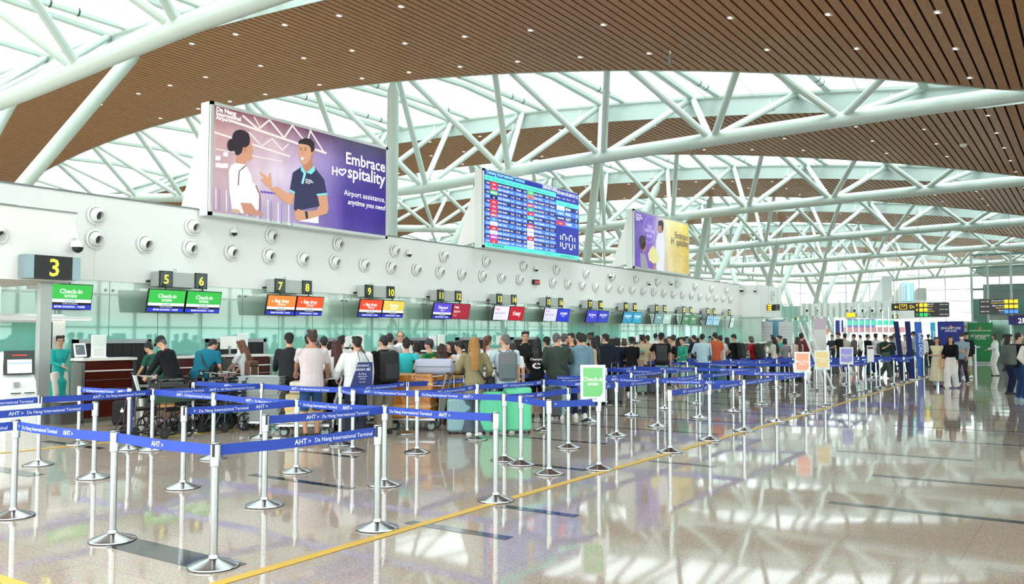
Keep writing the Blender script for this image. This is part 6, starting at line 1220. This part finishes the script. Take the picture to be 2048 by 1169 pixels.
# banners
def banner(x, yt, yb, Y, w, c, lines, label, tc='ffffff'):
    q = atY(x, yb, Y); T_ = atY(x, yt, Y); h = T_.z; t = thing('banner', label, 'banner', (q.x, Y, 0)); b = MB(); b.box((0, 0, .06), (w * 1.05, .3, .08), STEELD); b.tube([(0, .04, .1), (0, .04, h)], .02, STEELD, 6); b.obj('stand', t)
    b = MB(); b.box((0, 0, h / 2 + .08), (w, .02, h - .1), M(c, .5)); [b.text(s, (0, -.014, h * z), XX, UZ, sz, M(tc, .5), 'c', bold=.02, maxw=w * .9) for s, z, sz in lines]; b.poly([(-.1, -.013, h * .86), (.12, -.013, h * .84), (.02, -.013, h * .93)], M('d8904a', .5)); b.obj('fabric', t)
banner(1962, 647, 726, 57, 1.32, '128a48', [('SINGAPORE AIRLINES', .80, .12), ('ECONOMY', .66, .2), ('CLASS', .60, .2)], 'tall green Economy Class banner'); banner(1903, 644, 722, 56, 1.4, '1d2f96', [('SINGAPORE', .82, .2), ('AIRLINES', .76, .16)], 'tall royal blue airline banner behind the couple'); banner(1932, 644, 722, 58, 1.3, 'd9e4e0', [('STAR GOLD', .68, .16)], 'pale airline banner between the blue and green ones', '4a5a60')
# leaning flags beside the yellow line
def flag(xt, yt, xb, yb, wpx, c, label, txt=None, c2=None):
    p = fl(xb, yb); dpt = (p - CAMP).dot(_fw); u = _rt; w = wpx / FPX * dpt; hgt = (yb - yt) / FPX * dpt; off = (xt - xb) / FPX * dpt
    t = thing('column_sign', label, 'sign', p, YAW); b = MB(); b.poly([(-w / 2, 0, .02), (w / 2, 0, .02), (w / 2 + off, 0, hgt), (-w / 2 + off, 0, hgt)], M(c, .45, spec=.2), (0, w * .3, 0)); b.obj('column', t)
    b = MB(); b.box((0, w * .25, .02), (w * 1.5, w * 1.1, .04), STEELD); b.obj('base', t)
    if txt:
        b = MB(); up = V((off, 0, hgt)).normalized(); b.text(txt, (-w * .22 + off * .62, -.006, hgt * .80), -up, XX, w * .78, M('ffffff', .4), bold=.02)
        b.obj('lettering', t)
flag(1795, 643, 1808, 764, 9, '10164e', 'dark blue leaning column sign nearest the Diamond notice'); flag(1818, 643, 1825, 760, 10, '121a5c', 'dark blue leaning column sign left of the BAG DROP one'); flag(1839, 644, 1844, 755, 13, '3f6cd0', 'bright blue column sign reading BAG DROP', 'BAG DROP'); flag(1868, 645, 1871, 735, 9, '45aede', 'light blue column sign reading ECONOMY behind BAG DROP', 'ECONOMY')
# white roll-up kiosk and leaning white bars
p = fl(1642, 745); dp = (p - CAMP).dot(_fw); t = thing('information_stand', 'tall white information stand with a pink head behind the Priority notice', 'stand', p, YAW); b = MB(); b.box((0, .1, 1.05), (.55, .2, 2.1), WW); b.obj('panel', t); b = MB(); b.box((0, -.005, 2.2), (.58, .03, .5), M('d9c2d4', .4)); b.obj('head_panel', t)
t = thing('leaning_rail', 'pair of white rails leaning beside the information stand', 'rail', fl(1652, 780), YAW); [(lambda b: (b.tube([(o, 0, .02), (o - .75, .1, 2.1)], .035, WW, 8), b.obj('rail', t)))(MB()) for o in (0, .22)]
# notice boards, white door block on the corner
for x, lb in ((1531, 'left tall white notice panel beside the glass door'), (1571, 'right tall white notice panel beside the glass door')):
    q = atY(x, 640, 56); t = thing('information_board', lb, 'notice', (q.x, 56, 0)); b = MB(); b.box((0, 0, 1.3), (.9, .04, 2.5), M('e4e4e8', .4)); b.obj('panel', t); b = MB(); [b.box((0, -.022, .4 + .2 * i), (.7, .004, .03), M('c0b8c8', .5)) for i in range(10)]; b.obj('print', t)
q = atY(1551, 640, 56.4); b = MB()
for c, d in (((-.6, 0, 1.35), (.12, .1, 2.7)), ((.6, 0, 1.35), (.12, .1, 2.7)), ((0, 0, 2.7), (1.32, .1, .12)), ((0, 0, 1.5), (1.2, .08, .1))): b.box((q.x + c[0], 56.4, c[2]), d, WW)
o = struct(b, 'door_1', False); b = MB(); b.box((q.x, 56.42, 2.1), (1.1, .02, 1.1), M('7ab0d0', .3)); b.box((q.x, 56.42, .7), (1.1, .02, 1.4), M('8fcabc', .3)); e = b.obj('door_glass', o)
# wall clock on the corner block
q = atX(1546, 592, CX + .02); t = thing('wall_clock', 'round grey white wall clock on the corner block', 'clock', (CX + .02, q.y, q.z), pi / 2); b = MB(); b.lathe([(.001, .03), (.33, .03), (.35, 0)], M('dde3e1', .4), 24, Matrix.Rotation(pi / 2, 4, 'X'), cap=False); b.obj('face', t); b = MB(); b.box((0, -.04, .12), (.03, .01, .26), BLACK); b.box((.1, -.04, 0), (.2, .01, .03), BLACK); b.obj('hand', t)
# lift lobby with glass shaft at the right
b = MB()
for x in (1943, 1975, 2022, 2075):
    a = atY(x, 560, 62); b.box((a.x, 62, 3.4), (.14, .14, 6.8), M('b9cfc8', .4))
for z in (3.0, 4.6, 6.0, 6.8): a, c = atY(1943, 600, 62), atY(2100, 600, 62); b.box(((a.x + c.x) / 2, 62, z), (c.x - a.x, .1, .14), M('6f8f88', .4))
a, c = atY(1943, 600, 62), atY(1976, 600, 62); b.box(((a.x + c.x) / 2, 62.1, 2.0), (c.x - a.x, .1, 4.0), M('64988a', .3, spec=.3)); a, c = atY(2021, 600, 62), atY(2120, 600, 62); b.box(((a.x + c.x) / 2, 62.1, 2.0), (c.x - a.x, .1, 4.0), M('64988a', .3, spec=.3))
a, c = atY(1976, 600, 62), atY(2022, 600, 62); b.box(((a.x + c.x) / 2, 62.1, 2.85), (c.x - a.x, .12, .5), M('a8b6b0', .4)); struct(b, 'wall_lift_lobby', False)
b = MB(); a, c = atY(1979, 640, 61.9), atY(2019, 640, 61.9); b.box(((a.x + c.x) / 2, 62.6, 1.3), (c.x - a.x, .06, 2.6), M('7fa096', .15, .4)); struct(b, 'door_2', False)
b = MB(); a, c = atY(1950, 572, 63), atY(2090, 572, 63); b.box(((a.x + c.x) / 2, 66, 5.9), (c.x - a.x, 5, .3), M('93aaa4', .5)); b.box((c.x - 2, 64, 4.2), (3, .3, 1.6), M('7c8c88', .5)); struct(b, 'wall_gallery', False)
q = atY(2036, 650, 61.6); t = thing('floor_sign', 'purple sign reading 2F at the right edge', 'sign', (q.x, 61.6, q.z)); b = MB(); b.box((.2, 0, .28), (1.4, .08, .56), M('3a2a86', .4)); b.obj('panel', t); b = MB(); b.text('2F', (.0, -.05, .1), XX, UZ, .45, WS, bold=.02); b.obj('lettering', t)
p = fl(1950, 735); t = thing('steel_barrier', 'brushed steel barrier post beside the pale banner', 'barrier', p); b = MB(); b.tube([(0, 0, 0), (0, 0, 1.15)], .08, STEELD, 12); b.obj('post', t); b = MB(); b.box((0, 0, 1.05), (.5, .14, .08), STEELD); b.obj('arm', t)
# second queue counters under the far island
for i, (x, y) in enumerate([(1560, 728), (1606, 727), (1893, 722), (1855, 724)]):
    p = fl(x, y); t = thing('far_counter', 'distant white counter under the far island, %s along' % ['first', 'second', 'third', 'fourth'][i], 'counter', p, YAW); b = MB(); b.box((0, .4, .55), (1.6, .7, 1.1), WW); b.obj('body', t); b = MB(); b.box((0, .4, 1.13), (1.7, .8, .05), SST); b.obj('worktop', t)
